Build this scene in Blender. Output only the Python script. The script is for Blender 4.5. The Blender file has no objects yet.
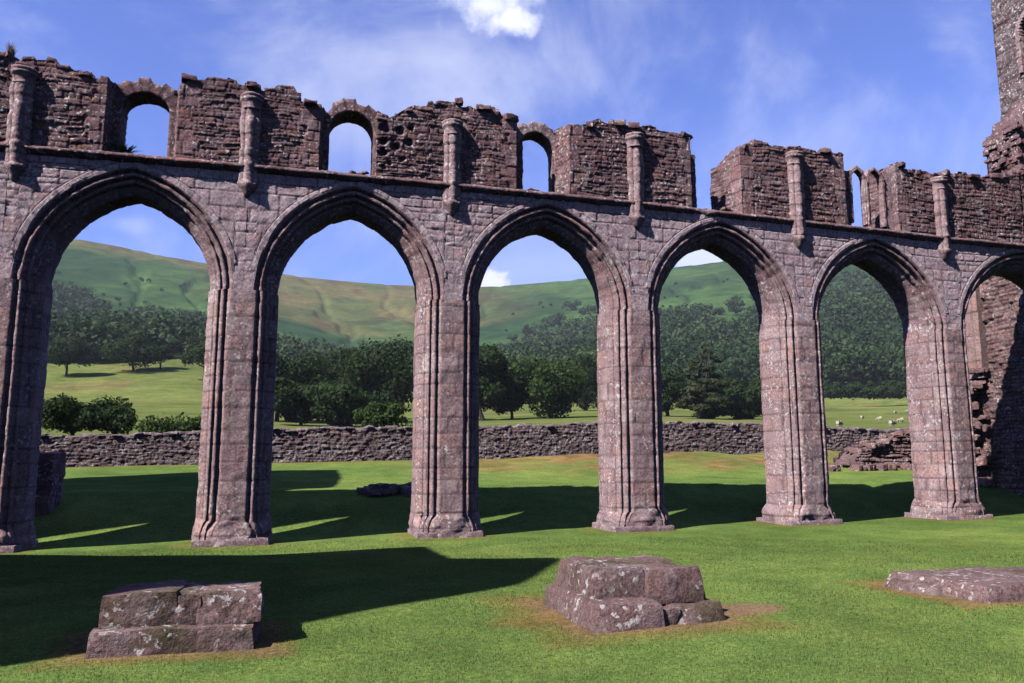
import bpy, math, random
import numpy as np

random.seed(5)
C = bpy.context.scene
COL = C.collection
R = math.radians

# ------------------------------------------------------------------ camera numbers
F, TILT, YAW = 810.0, 0.1484, 0.26686
EYE = 1.625
Y0 = 17.36                       # front face of the arcade
fw = np.array([math.sin(YAW)*math.cos(TILT), math.cos(YAW)*math.cos(TILT), math.sin(TILT)])
rt = np.array([math.cos(YAW), -math.sin(YAW), 0.0])
up = np.cross(rt, fw)
def sight(u, v):                 # direction of sight, not normalised
    return fw*F + rt*(u-512.0) - up*(v-341.5)
def at_y(u, v, y):
    d = sight(u, v); k = y/d[1]
    return d[0]*k, EYE+d[2]*k
def at_r(u, v, r):
    d = sight(u, v); k = r/math.hypot(d[0], d[1])
    return d[0]*k, d[1]*k, EYE+d[2]*k
def az_tan(u, v):
    d = sight(u, v); return math.atan2(d[0], d[1]), d[2]/math.hypot(d[0], d[1])

# ------------------------------------------------------------------ noise
def _hash(ix, iy, iz, s):
    h = (ix.astype(np.int64)*374761393 + iy.astype(np.int64)*668265263 + iz.astype(np.int64)*2147483647 + s*974634777) & 0xffffffff
    h = ((h ^ (h >> 13))*1274126177) & 0xffffffff
    h = ((h ^ (h >> 16))*2246822519) & 0xffffffff
    h = h ^ (h >> 15)
    return (h & 0xffffff)/float(0xffffff)
def vnoise(P, s=0):
    P = np.asarray(P, float)
    i = np.floor(P); f = P-i; f = f*f*(3-2*f); i = i.astype(np.int64)
    x, y, z = i[..., 0], i[..., 1], i[..., 2]; fx, fy, fz = f[..., 0], f[..., 1], f[..., 2]
    def g(a, b, c): return _hash(x+a, y+b, z+c, s)
    l = lambda a, b, t: a+(b-a)*t
    return l(l(l(g(0,0,0), g(1,0,0), fx), l(g(0,1,0), g(1,1,0), fx), fy),
             l(l(g(0,0,1), g(1,0,1), fx), l(g(0,1,1), g(1,1,1), fx), fy), fz)
def fbm(P, scale, octv=3, s=0):
    P = np.asarray(P, float)*scale; a = 1.0; t = 0; n = 0
    for k in range(octv):
        t = t+a*vnoise(P*(2.0**k)+k*17.3, s+k); n += a; a *= .5
    return t/n*2-1               # -1..1
def smooth(a, b, x):
    t = np.clip((np.asarray(x, float)-a)/(b-a), 0, 1); return t*t*(3-2*t)

# ------------------------------------------------------------------ objects
def mesh_obj(name, V, Q, mat, parent=None, tint=None, T=None, smooth_shade=True):
    V = np.asarray(V, np.float32).reshape(-1, 3)
    me = bpy.data.meshes.new(name)
    Q = np.asarray(Q, np.int32).reshape(-1, 4) if Q is not None and len(Q) else np.zeros((0, 4), np.int32)
    T = np.asarray(T, np.int32).reshape(-1, 3) if T is not None and len(T) else np.zeros((0, 3), np.int32)
    me.vertices.add(len(V)); me.vertices.foreach_set('co', V.ravel())
    nl = Q.size+T.size
    me.loops.add(nl); me.loops.foreach_set('vertex_index', np.concatenate([Q.ravel(), T.ravel()]))
    me.polygons.add(len(Q)+len(T))
    st = np.concatenate([np.arange(len(Q))*4, Q.size+np.arange(len(T))*3]).astype(np.int32)
    me.polygons.foreach_set('loop_start', st)
    me.update(calc_edges=True)
    if smooth_shade: me.polygons.foreach_set('use_smooth', np.ones(len(st), bool))
    if tint is not None:
        a = me.color_attributes.new('tint', 'FLOAT_COLOR', 'POINT')
        t = np.ones((len(V), 4), np.float32); tt = np.asarray(tint, np.float32).reshape(len(V), -1); t[:, :tt.shape[1]] = tt
        a.data.foreach_set('color', t.ravel())
    me.validate()
    if mat: me.materials.append(mat)
    o = bpy.data.objects.new(name, me); COL.objects.link(o)
    if parent:
        o.parent = parent
        o.matrix_parent_inverse = parent_inv(parent)
    return o
def parent_inv(p):               # only top-level Empties are moved; meshes sit at the origin
    from mathutils import Matrix
    return Matrix.Translation(p.location).inverted() if p.type == 'EMPTY' else Matrix()
def empty(name, loc=(0, 0, 0)):
    o = bpy.data.objects.new(name, None); COL.objects.link(o); o.location = loc; o.empty_display_size = .3
    return o
def tag(o, label=None, cat=None, group=None, kind=None):
    if label: o['label'] = label
    if cat: o['category'] = cat
    if group: o['group'] = group
    if kind: o['kind'] = kind
    return o

class Acc:                        # collects grids and rocks into one mesh
    def __init__(s): s.V = []; s.Q = []; s.T = []; s.C = []; s.n = 0
    def grid(s, P, tint=None, wrap=False, flip=False):
        ni, nj = P.shape[:2]
        idx = np.arange(ni*nj).reshape(ni, nj)+s.n
        if wrap: idx = np.vstack([idx, idx[:1]])
        a, b, c, d = idx[:-1, :-1], idx[1:, :-1], idx[1:, 1:], idx[:-1, 1:]
        q = np.stack([a, b, c, d], -1).reshape(-1, 4)
        if flip: q = q[:, ::-1]
        s.V.append(P.reshape(-1, 3)); s.Q.append(q)
        s.C.append(np.full((ni*nj, 3), .5) if tint is None else tint.reshape(-1, 3)); s.n += ni*nj
    def tris(s, V, T, tint=None):
        V = np.asarray(V, float); s.V.append(V); s.T.append(np.asarray(T)+s.n)
        s.C.append(np.full((len(V), 3), .5) if tint is None else tint); s.n += len(V)
    def quads(s, V, Q, tint=None):
        V = np.asarray(V, float); s.V.append(V); s.Q.append(np.asarray(Q)+s.n)
        s.C.append(np.full((len(V), 3), .5) if tint is None else tint); s.n += len(V)
    def build(s, name, mat, parent=None, warp=None, smooth_shade=True):
        V = np.concatenate(s.V)
        if warp is not None: V = warp(V)
        return mesh_obj(name, V, np.concatenate(s.Q) if s.Q else None, mat, parent, np.concatenate(s.C), np.concatenate(s.T) if s.T else None, smooth_shade)

def grid_normals(P, wrap=False):
    if wrap:
        di = np.roll(P, -1, 0)-np.roll(P, 1, 0)
    else:
        di = np.gradient(P, axis=0)
    dj = np.gradient(P, axis=1)
    n = np.cross(di, dj); l = np.linalg.norm(n, axis=-1, keepdims=True); l[l < 1e-9] = 1
    return n/l

# ------------------------------------------------------------------ masonry pattern
def masonry(u, v, seed, rows=(.27, .40), widths=(.35, .8), joint=.014, wob=.012):
    """u along, v up (arrays). returns closeness to a joint 0..1, three random numbers per stone"""
    sh = u.shape; u = u.ravel().astype(float); v = v.ravel().astype(float)
    P = np.stack([u, v, np.full_like(u, seed*3.1)], -1)
    u = u+wob*2*(vnoise(P*3.1, seed)-.5); v = v+wob*2*(vnoise(P*2.3+9, seed)-.5)
    rg = np.random.RandomState(seed)
    e = [v.min()-.5-rg.rand()*.3]
    while e[-1] < v.max()+.5: e.append(e[-1]+rg.uniform(*rows))
    e = np.array(e); ri = np.clip(np.searchsorted(e, v)-1, 0, len(e)-2)
    dist = np.minimum(v-e[ri], e[ri+1]-v)
    r = np.zeros((3, len(u))); u0, u1 = u.min()-1, u.max()+1
    order = np.argsort(ri, kind='stable'); bounds = np.searchsorted(ri[order], np.arange(len(e)))
    for k in range(len(e)-1):
        sel = order[bounds[k]:bounds[k+1]]
        n = int((u1-u0)/widths[0])+4
        w = rg.uniform(widths[0], widths[1], n); ue = u0-rg.rand()*widths[1]+np.concatenate([[0], np.cumsum(w)])
        rr = rg.rand(3, len(ue))
        if len(sel) == 0: continue
        ci = np.clip(np.searchsorted(ue, u[sel])-1, 0, len(ue)-2)
        dist[sel] = np.minimum(dist[sel], np.minimum(u[sel]-ue[ci], ue[ci+1]-u[sel]))
        r[:, sel] = rr[:, ci]
    j = np.exp(-(np.maximum(dist, 0)/joint)**2)
    return j.reshape(sh), r[0].reshape(sh), r[1].reshape(sh), r[2].reshape(sh), dist.reshape(sh)
def tint3(a, b, j): return np.stack([a, b, j], -1)

# ------------------------------------------------------------------ materials
def new_mat(name):
    m = bpy.data.materials.new(name); m.use_nodes = True
    nt = m.node_tree; nt.nodes.clear()
    out = nt.nodes.new('ShaderNodeOutputMaterial'); b = nt.nodes.new('ShaderNodeBsdfPrincipled')
    nt.links.new(b.outputs[0], out.inputs[0]); b.inputs['Roughness'].default_value = .9
    b.inputs['Specular IOR Level'].default_value = .15
    return m, nt, b
class NB:
    def __init__(s, nt): s.nt = nt
    def n(s, t, **k):
        o = s.nt.nodes.new(t)
        for a, b in k.items(): setattr(o, a, b)
        return o
    def set(s, sock, val):
        if hasattr(val, 'is_output') or isinstance(val, bpy.types.NodeSocket): s.nt.links.new(val, sock)
        else: sock.default_value = val
    def noise(s, vec, scale, detail=4, rough=.55, dist=0.0, out='Fac'):
        o = s.n('ShaderNodeTexNoise'); s.set(o.inputs['Vector'], vec); o.inputs['Scale'].default_value = scale
        o.inputs['Detail'].default_value = detail; o.inputs['Roughness'].default_value = rough; o.inputs['Distortion'].default_value = dist
        return o.outputs[out]
    def ramp(s, fac, a, b, v0=0.0, v1=1.0):
        o = s.n('ShaderNodeMapRange'); o.interpolation_type = 'SMOOTHSTEP'; s.set(o.inputs[0], fac)
        o.inputs[1].default_value = a; o.inputs[2].default_value = b; o.inputs[3].default_value = v0; o.inputs[4].default_value = v1
        return o.outputs[0]
    def math(s, op, a, b=0.0):
        o = s.n('ShaderNodeMath', operation=op); s.set(o.inputs[0], a); s.set(o.inputs[1], b); return o.outputs[0]
    def mix(s, fac, a, b, mode='MIX'):
        o = s.n('ShaderNodeMix', data_type='RGBA', blend_type=mode); s.set(o.inputs[0], fac)
        for i, q in ((6, a), (7, b)):
            s.set(o.inputs[i], (*q, 1) if isinstance(q, tuple) and len(q) == 3 else q)
        return o.outputs[2]
    def attr(s, name):
        return s.n('ShaderNodeAttribute', attribute_name=name)
    def sep(s, c):
        o = s.n('ShaderNodeSeparateColor'); s.set(o.inputs[0], c); return o.outputs
    def bump(s, h, strength, dist, prev=None):
        o = s.n('ShaderNodeBump'); s.set(o.inputs['Height'], h); o.inputs['Strength'].default_value = strength; o.inputs['Distance'].default_value = dist
        if prev: s.nt.links.new(prev, o.inputs['Normal'])
        return o.outputs[0]

def stone_mat(name, dark, mid, light, red, lichen=.5, joint=(.05, .035, .035), orange=0.0, moss=0.0, rough=1.0):
    m, nt, b = new_mat(name); k = NB(nt)
    pos = k.n('ShaderNodeNewGeometry').outputs['Position']
    t = k.sep(k.attr('tint').outputs['Color'])
    c = k.mix(t[0], dark, light)
    c = k.mix(k.ramp(k.noise(pos, 2.2, 5, .6), .3, .7), c, mid)
    c = k.mix(k.math('MULTIPLY', k.ramp(t[1], .45, 1.0), .75), c, red)
    st = k.ramp(k.noise(pos, .9, 6, .65), .38, .66)
    c = k.mix(k.math('MULTIPLY', st, .5), c, dark)
    gr = k.noise(pos, 24, 6, .75)
    c = k.mix(.85, c, k.mix(k.ramp(gr, .25, .75), (.12, .12, .12), (.88, .88, .88)), 'OVERLAY')
    c = k.mix(k.math('MULTIPLY', t[2], .75), c, joint)
    if moss:
        mm = k.math('MULTIPLY', k.ramp(k.noise(pos, 1.6, 5, .6), .5, .7), moss); c = k.mix(mm, c, (.055, .058, .022))
    if orange:
        oo = k.math('MULTIPLY', k.ramp(k.noise(pos, 3.3, 4, .6), .62, .72), orange); c = k.mix(oo, c, (.34, .15, .04))
    # pale lichen crusts: a few big blotches and many small specks, gathered in patches
    patch = k.ramp(k.noise(pos, 1.3, 4, .6), .40, .66)
    big = k.ramp(k.noise(pos, 6.5, 4, .6), .62, .665)
    small = k.ramp(k.noise(pos, 13, 4, .6), .575, .625)
    li = k.math('MULTIPLY', k.math('MAXIMUM', k.math('MULTIPLY', big, .8), small), k.ramp(k.math('ADD', patch, lichen-.5), 0.15, .85))
    li = k.math('MULTIPLY', li, min(1.0, .55+lichen*.5))
    c = k.mix(li, c, k.mix(k.noise(pos, 30, 2), (.42, .38, .40), (.74, .70, .69)))
    wash = k.math('MULTIPLY', k.ramp(k.noise(pos, 2.9, 6, .7), .48, .70), .48*lichen)
    c = k.mix(wash, c, (.40, .36, .38))
    k.set(b.inputs['Base Color'], c)
    b.inputs['Roughness'].default_value = .92
    h = k.math('ADD', k.noise(pos, 9, 6, .68), k.math('MULTIPLY', k.noise(pos, 45, 4, .6), .35))
    k.set(b.inputs['Normal'], k.bump(h, .75*rough, .035))
    return m

ASHLAR = stone_mat('ashlar_sandstone', (.29, .20, .237), (.45, .335, .380), (.54, .44, .48), (.46, .29, .295), lichen=1.0, joint=(.09, .06, .07), rough=.45)
PIER = stone_mat('pier_sandstone', (.19, .125, .138), (.33, .228, .243), (.46, .345, .352), (.39, .235, .215), lichen=.68, joint=(.09, .055, .06), rough=.5)
RUBBLE = stone_mat('rubble_sandstone', (.10, .056, .068), (.195, .112, .128), (.31, .20, .215), (.245, .125, .12), lichen=.7, joint=(.03, .019, .021), orange=.5, rough=.7)
SOFT = stone_mat('moulded_sandstone', (.185, .113, .126), (.315, .207, .226), (.41, .30, .317), (.35, .20, .20), lichen=.85, joint=(.10, .068, .07), rough=.55)
FIELDSTONE = stone_mat('fieldstone', (.12, .082, .092), (.23, .168, .183), (.46, .38, .39), (.24, .145, .14), lichen=.7, joint=(.025, .018, .019), rough=1.0)
STUMP = stone_mat('stump_sandstone', (.10, .062, .062), (.185, .115, .115), (.275, .185, .182), (.235, .125, .115), lichen=.5, orange=.10, moss=.7, rough=1.2)
TRANSEPT = stone_mat('transept_rubble', (.13, .078, .082), (.215, .132, .136), (.31, .208, .205), (.27, .145, .13), lichen=.5, joint=(.04, .026, .027), rough=1.2)
DRESSED = stone_mat('dressed_pale_sandstone', (.24, .155, .155), (.31, .21, .205), (.38, .28, .27), (.34, .19, .165), lichen=.3)
TOWER = stone_mat('tower_sandstone', (.085, .060, .070), (.145, .105, .122), (.24, .19, .21), (.15, .095, .10), lichen=1.0, joint=(.04, .03, .034), rough=.9)

# ------------------------------------------------------------------ ground shape
def wall_base_z(x): return 1.44+(np.clip(x, -30, 60)+9)*.0195
RS = np.array([45, 85, 180, 270, 390, 560, 800, 1150.])
US = [-500, 60, 205, 340, 478, 600, 700, 820, 910, 1500]
VT = np.array([
 [447, 432, 410, 380, 360, 330, 275, 170],
 [447, 430, 402, 370, 352, 326, 287, 235],
 [446, 430, 401, 367, 352, 336, 303, 263.5],
 [442, 431, 417, 402, 388, 368, 338, 281],
 [440, 426, 414, 407, 392, 367, 336, 288],
 [437, 421, 411, 396, 376, 346, 312, 277],
 [435, 423, 413, 401, 371, 331, 297, 264],
 [433, 427, 417, 409, 372, 326, 284, 246],
 [433, 426, 416, 408, 368, 318, 268, 226],
 [430, 415, 395, 370, 330, 280, 230, 160.]])
AZC = np.array([az_tan(u, 420)[0] for u in US])
TT = np.array([[az_tan(u, v)[1] for v in row] for u, row in zip(US, VT)])
def ground_z(x, y):
    x = np.asarray(x, float); y = np.asarray(y, float)
    P = np.stack([x, y, np.zeros_like(x)], -1)
    near = .0101*np.clip(x+1.04, -12, 40)
    hump = fbm(P, .22, 3, 3)*.06
    # the lawn steps up behind the arcade and climbs to the boundary wall
    bank = .62*smooth(18.9, 21.2, y+.3*fbm(P, .35, 2, 8)) + .30*smooth(20.9, 22.4, y+.4*fbm(P, .3, 2, 9))
    t = smooth(23.2, 33.2, y)
    wb = wall_base_z(x)
    zl = near + bank
    z = zl*(1-t) + wb*t + hump*smooth(17.5, 21, y)*(1-smooth(31, 34, y)) + .03*fbm(P, .5, 2, 4)
    z = z + .16*smooth(30, 33.2, y)*smooth(5, 14, x)*(1-smooth(24, 30, x))*(.5+fbm(P, .5, 2, 12)) * (1-smooth(33.3, 34.2, y))
    # hillside
    r = np.hypot(x, y); az = np.arctan2(x, y)
    fz = np.zeros_like(r)
    rc = np.clip(r, RS[0], RS[-1])
    fa = np.linspace(AZC[0], AZC[-1], 400); kern = np.hanning(41); kern /= kern.sum()
    sm = [np.convolve(np.pad(np.interp(fa, AZC, TT[:, j]), 20, mode='edge'), kern, 'valid') for j in range(len(RS))]
    tab = np.stack([np.interp(np.clip(az, AZC[0], AZC[-1]), fa, q) for q in sm], -1)
    lr = np.log(rc); LR = np.log(RS)
    j = np.clip(np.searchsorted(LR, lr)-1, 0, len(RS)-2); f = (lr-LR[j])/(LR[j+1]-LR[j])
    t0 = np.take_along_axis(tab, j[..., None], -1)[..., 0]; t1 = np.take_along_axis(tab, (j+1)[..., None], -1)[..., 0]
    T = t0+(t1-t0)*f
    far = EYE + T*r
    far = np.where(r > RS[-1], EYE+T*RS[-1]-(r-RS[-1])*.16, far)
    amp = smooth(100, 500, r)*(1-.75*smooth(950, 1150, r))
    gul = np.abs(fbm(np.stack([az*9, r/420., az*0], -1), 1.6, 4, 24))
    far = far + amp*(7*fbm(P, 1/160., 4, 21)+2.0*fbm(P, 1/35., 4, 22)-4.5*np.exp(-(gul/.07)**2)*smooth(420, 600, r))
    facing = smooth(math.cos(R(95)), math.cos(R(60)), np.cos(az-R(15)))
    far = far*facing + (wb+.0)*(1-facing)
    k = smooth(35.2, 48, y)
    return z*(1-k) + far*k

# ------------------------------------------------------------------ ground colours (what grows where)
GR_LAWN = np.array([.130, .200, .056]); SOIL = np.array([.235, .145, .105]); DRY = np.array([.21, .145, .055])
def ground_colour(x, y):
    P = np.stack([x, y, np.zeros_like(x)], -1)
    n = fbm(P, .35, 4, 31)[..., None]; n2 = fbm(P, 2.2, 3, 33)[..., None]
    n3 = fbm(P, .9, 4, 34)[..., None]; c = GR_LAWN*(1+.18*n+.16*n2+.18*n3) + np.array([.055, .022, .004])*np.clip(n+.3*n2, 0, 1)
    c = c*(1-.30*np.clip(-n-.1+.2*n3, 0, 1))
    def lay(c, m, col): return c*(1-m[..., None])+np.asarray(col)*m[..., None]
    w = fbm(P, 1.3, 3, 41); w2 = fbm(P, 5.0, 2, 43)
    # trodden yellowish strip along the middle of the nave
    c = lay(c, .30*np.exp(-((y-12.6-.25*w)/1.0)**2)*smooth(-.4, .6, w+fbm(P, .5, 2, 44)), (.15, .155, .035))
    # bare earth round the stumps
    for (cx, cy, hx, hy, a) in ((-.95, 8.25, .78, .60, .8), (3.56, 8.42, .72, .86, 1.0), (8.5, 8.35, 1.3, .86, .9)):
        d = np.maximum(np.abs(x-cx)-hx, np.abs(y-cy)-hy)+.10*w+.06*w2
        wd = .18 if cx < 0 else (.40 if cx < 5 else .16)
        w3 = fbm(P, 11, 2, 45); c = lay(c, a*(1-smooth(wd*.2, wd, d+.10*w3+.06*w))*smooth(-.75, -.1, w3+w2*.5+.25), SOIL*(1+.35*w3[..., None]))
        c = lay(c, .5*(1-smooth(wd, wd*1.9, d)), DRY)
    d = np.hypot((x-4.75)/.55, (y-8.1)/.42)+.35*w+.2*w2; c = lay(c, .85*(1-smooth(.75, 1.1, d)), SOIL)
    d = np.hypot((x-2.45)/.5, (y-8.2)/.3)+.35*w+.2*w2; c = lay(c, .6*(1-smooth(.6, 1.1, d)), DRY*.8)
    # worn grass round the piers
    for kx in range(-1, 5):
        d = np.hypot(x-(-1.043+4.4*kx), (y-17.96)*.9)+.22*w; c = lay(c, .55*(1-smooth(.95, 1.35, d)), (.17, .15, .045))
    # dry bank under the boundary wall
    m = smooth(26.0, 29.0, y+1.2*w)*smooth(2, 9, x)*(1-smooth(26, 32, x)); c = lay(c, m*(.25+.75*smooth(-.35, .25, fbm(P, .7, 5, 51))), np.array([.235, .150, .068])*(1+.6*fbm(P, 2.5, 3, 52)[..., None]))
    m = smooth(30.5, 32.8, y+.5*w)*(1-smooth(2, 9, x)); c = lay(c, .7*m, (.19, .17, .05))
    # beyond the wall: pasture, bracken, heath
    r = np.hypot(x, y); az = np.arctan2(x, y)
    k = smooth(35.0, 36, y)
    nn = fbm(P, 1/14., 4, 61); nL = fbm(P, 1/90., 4, 62)
    n4 = fbm(P, 1/4., 3, 67); pas = np.array([.138, .168, .060])*(1+.16*nn[..., None]+.12*n4[..., None]); pas = lay(pas, .6*smooth(.12, .45, nn+.3*nL), (.20, .155, .08)); pas = lay(pas, .5*smooth(.1, .5, -nn+.3*n4), (.10, .135, .04))
    z = ground_z(x, y); el = (z-EYE)/np.maximum(r, 1)
    # bracken and grass of the upper hill
    br = np.array([.024, .058, .027])*(1+.3*nL[..., None]+.28*nn[..., None])
    gl = np.array([.054, .106, .038])*(1+.22*nn[..., None])
    gl = lay(gl, .6*smooth(.15, .4, fbm(P*np.array([1, .4, 1]), 1/22., 4, 69)), (.036, .070, .024))
    br = lay(br, smooth(-.15, .25, fbm(P*np.array([1, .45, 1]), 1/70., 4, 63)), gl)
    pas = lay(pas, smooth(300, 350, r+35*nL), br)
    heath = np.array([.135, .118, .058])*(1+.25*nn[..., None])
    heath = lay(heath, .8*smooth(-.02, .3, fbm(P, 1/55., 5, 65)), (.080, .108, .042)); heath = lay(heath, .7*smooth(.2, .35, fbm(P*np.array([1, .5, 1]), 1/28., 4, 68)), (.10, .062, .036))
    a0, a1 = az_tan(200, 290)[0], az_tan(560, 290)[0]
    hm = smooth(a0-.03, a0+.10, az)*(1-smooth(a1-.20, a1+.02, az))*smooth(800, 900, r+130*fbm(P, 1/110., 4, 66))
    pas = lay(pas, hm, heath)
    lft = smooth(.03, -.12, az)*smooth(1040, 1120, r); pas = lay(pas, lft*.8, heath)
    return c*(1-k[..., None])+pas*k[..., None]

GRASS, nt, b = new_mat('turf_and_hillside'); k = NB(nt)
pos = k.n('ShaderNodeNewGeometry').outputs['Position']
gc = k.attr('tint').outputs['Color']
g1 = k.ramp(k.noise(pos, 17, 6, .8), .28, .72); g2 = k.ramp(k.noise(pos, 60, 4, .8), .28, .72)
c = k.mix(.75, gc, k.mix(g1, (.2, .2, .2), (.8, .8, .8)), 'OVERLAY')
c = k.mix(.65, c, k.mix(g2, (.15, .15, .15), (.85, .85, .85)), 'OVERLAY')
c = k.mix(.5, c, k.mix(k.ramp(k.noise(pos, 1.1, 6, .75), .3, .7), (.3, .36, .3), (.72, .66, .55)), 'OVERLAY')
far_ = k.n('ShaderNodeVectorMath', operation='LENGTH'); k.set(far_.inputs[0], pos); fm = k.ramp(far_.outputs['Value'], 45, 160)
hn = k.mix(.5, k.ramp(k.noise(pos, .22, 8, .78, .4), .3, .7), k.ramp(k.noise(pos, .035, 6, .7, .8), .32, .68))
c = k.mix(k.math('MULTIPLY', fm, .85), c, k.mix(hn, (.16, .20, .20), (.82, .78, .70)), 'OVERLAY')
k.set(b.inputs['Base Color'], c)
h = k.math('ADD', g1, k.math('MULTIPLY', g2, .6))
k.set(b.inputs['Normal'], k.bump(h, .45, .015))
b.inputs['Roughness'].default_value = 1.0; b.inputs['Specular IOR Level'].default_value = .0

def build_ground():
    a_in = np.linspace(R(-36), R(64), 560); a_out = np.linspace(R(64), R(324), 90)[1:-1]
    az = np.concatenate([a_in, a_out])
    rr = np.concatenate([np.linspace(.3, 4, 8)[:-1], np.linspace(4, 12, 110)[:-1], np.linspace(12, 38, 150)[:-1], np.geomspace(38, 250, 90)[:-1], np.geomspace(250, 1170, 230)[:-1], np.geomspace(1170, 2600, 14)])
    A, RR = np.meshgrid(az, rr, indexing='ij')
    X = np.sin(A)*RR; Y = np.cos(A)*RR
    Z = ground_z(X, Y)
    P = np.stack([X, Y, Z], -1)
    acc = Acc(); acc.grid(P, ground_colour(X, Y), wrap=True, flip=True)
    n = len(az); m = len(rr)
    acc.V.append(np.array([[0, 0, ground_z(np.array(0.), np.array(0.))]])); acc.C.append(np.array([GR_LAWN])); ci = acc.n; acc.n += 1
    i = np.arange(n)
    acc.T.append(np.stack([np.full(n, ci), ((i+1) % n)*m, i*m], -1))
    o = acc.build('ground', GRASS); tag(o, 'mown green lawn rising to pasture and a bracken covered hillside', 'ground', kind='structure')
build_ground()
def gz(x, y): return float(ground_z(np.array(float(x)), np.array(float(y))))

# ------------------------------------------------------------------ rocks
def rock(acc, cx, cy, cz, sx, sy, sz, rot=0, seed=0, rnd=.25, amp=.06, n=7, tint=None, freq=1.0, taper=0.0):
    """a worn block: half sizes sx, sy, sz; centre cx, cy, cz"""
    rg = np.random.RandomState(seed)
    g = np.linspace(-1, 1, n); A, B = np.meshgrid(g, g, indexing='ij'); one = np.ones_like(A)
    faces = [(A, B, one), (B, A, -one), (one, A, B), (-one, B, A), (B, one, A), (A, -one, B)]
    tv = tint if tint is not None else np.array([rg.rand(), rg.rand(), 0])
    off = rg.rand(3)*50
    for f in faces:
        p = np.stack(f, -1)
        q = p/np.maximum(1e-6, (np.abs(p)**4).sum(-1, keepdims=True)**.25)
        p = p*(1-rnd)+q*rnd
        S = np.array([sx, sy, sz]); w = p*S
        nz = np.stack([fbm(w*freq+off+i*7.7, 2.6/max(.25, min(sx, sy)*2), 3, seed+i) for i in range(3)], -1)
        w = w+nz*amp
        if taper: w[..., :2] *= (1-taper*(w[..., 2:]/sz*.5+.5))
        cr, sr = math.cos(rot), math.sin(rot)
        w = np.stack([w[..., 0]*cr-w[..., 1]*sr, w[..., 0]*sr+w[..., 1]*cr, w[..., 2]], -1)+np.array([cx, cy, cz])
        t = np.broadcast_to(tv, w.shape).copy(); t[..., 0] += .25*(fbm(w, 5, 2, seed)); 
        acc.grid(w, np.clip(t, 0, 1))

# ------------------------------------------------------------------ the arcade
XP0, BAY = -1.043, 4.4
PX = [XP0+BAY*i for i in range(-2, 5)]            # pier centres
LASTX = 21.63
ZS = 5.18                                          # springing
MW, TH = .46, 1.42                                  # moulding width, wall thickness
ST_X = [-10, -5.4, -1.05, 3.3, 7.72, 12.15, 16.58, 22]
ST_Z = [-.02, -.02, .0, .0, -.025, -.125, -.235, -.26]
DX_X = [-10, -1.04, 3.36, 7.76, 12.16, 16.56, 22]
DX_D = [-.2, .0, .03, .12, .22, .34, .42]
def warp_up(V): return warp(V, 0)
def warp(V, kx=1):
    V = np.array(V, float); x, z = V[:, 0].copy(), V[:, 2]
    V[:, 0] = x+kx*np.interp(x, DX_X, DX_D)
    s = smooth(2.5, 7.4, z)
    V[:, 2] = z+np.interp(x, ST_X, ST_Z)*s+.0101*(x-XP0)*(1-s)
    V[:, 1] += Y0
    return V
HALF = [(0, 0), (.022, .006), (.046, .030), (.054, .060), (.058, .100), (.070, .118), (.082, .105), (.090, .070), (.104, .042), (.130, .028), (.158, .034), (.178, .060),
        (.186, .100), (.190, .150), (.204, .172), (.214, .166), (.226, .146), (.246, .136), (.270, .146), (.288, .172), (.294, .215), (.300, .262), (.312, .284), (.328, .276), (.345, .286), (.390, .335), (.435, .385), (.457, .415), (.46, .47), (.46, .58), (.46, .71)]
PROF = HALF+[(d, TH-y) for d, y in HALF[-2::-1]]
PROF = np.array(PROF)

arc = empty('ruined_arcade', (3.0, Y0+.6, 0))
tag(arc, 'long roofless purple sandstone arcade of pointed arches with broken upper windows', 'ruined arcade')

def arch_path(a, c, d, n):
    """left then right half of a two-centred arch, moulding offset d from the outer line; a = inner half width"""
    Rr = a+c+(MW-d); th = math.pi-math.acos(min(1, c/Rr)) if c >= 0 else math.pi-math.acos(c/Rr)
    t = np.linspace(0, 1, n); ang = math.pi-t*(math.pi-th)
    xl = c+Rr*np.cos(ang); zl = Rr*np.sin(ang)
    return np.concatenate([xl, -xl[-2::-1]]), np.concatenate([zl, zl[-2::-1]])

def build_arch(xc, a, rise, seed):
    c = (rise*rise-a*a)/(2*a)
    n = 62
    cols = [np.stack(arch_path(a, c, d, n), -1) for d, _ in PROF]
    P = np.zeros((2*n-1, len(PROF), 3))
    for j, (d, y) in enumerate(PROF):
        P[:, j, 0] = xc+cols[j][:, 0]; P[:, j, 1] = y; P[:, j, 2] = ZS+cols[j][:, 1]
    N = -grid_normals(P)
    s = np.arange(2*n-1)[:, None]*(math.pi*.5*(a+.3)/n*1.0)+np.zeros((1, len(PROF)))
    uu = np.concatenate([[0], np.cumsum(np.hypot(*np.diff(PROF, axis=0).T))])[None, :]+np.zeros_like(s)
    jt, r1, r2, r3, _ = masonry(uu, s, seed, rows=(.20, .36), widths=(.5, 1.2), joint=.022)
    e = smooth(0, .06, np.minimum(uu, uu.max()-uu))*smooth(0, .12, np.minimum(s, s.max()-s))
    disp = ((r1-.5)*.014-jt*.009+.02*fbm(P, 6, 3, seed)-.02*np.clip(fbm(P, 2.2, 3, seed+5), 0, 1))*e
    P = P+N*disp[..., None]
    acc = Acc(); acc.grid(P, tint3(np.clip(r2*.7+.15+.4*fbm(P, 3, 3, 4), 0, 1), r3, jt*.6), flip=True)
    return acc.build('arch_moulding', SOFT, arc, warp), c

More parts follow.
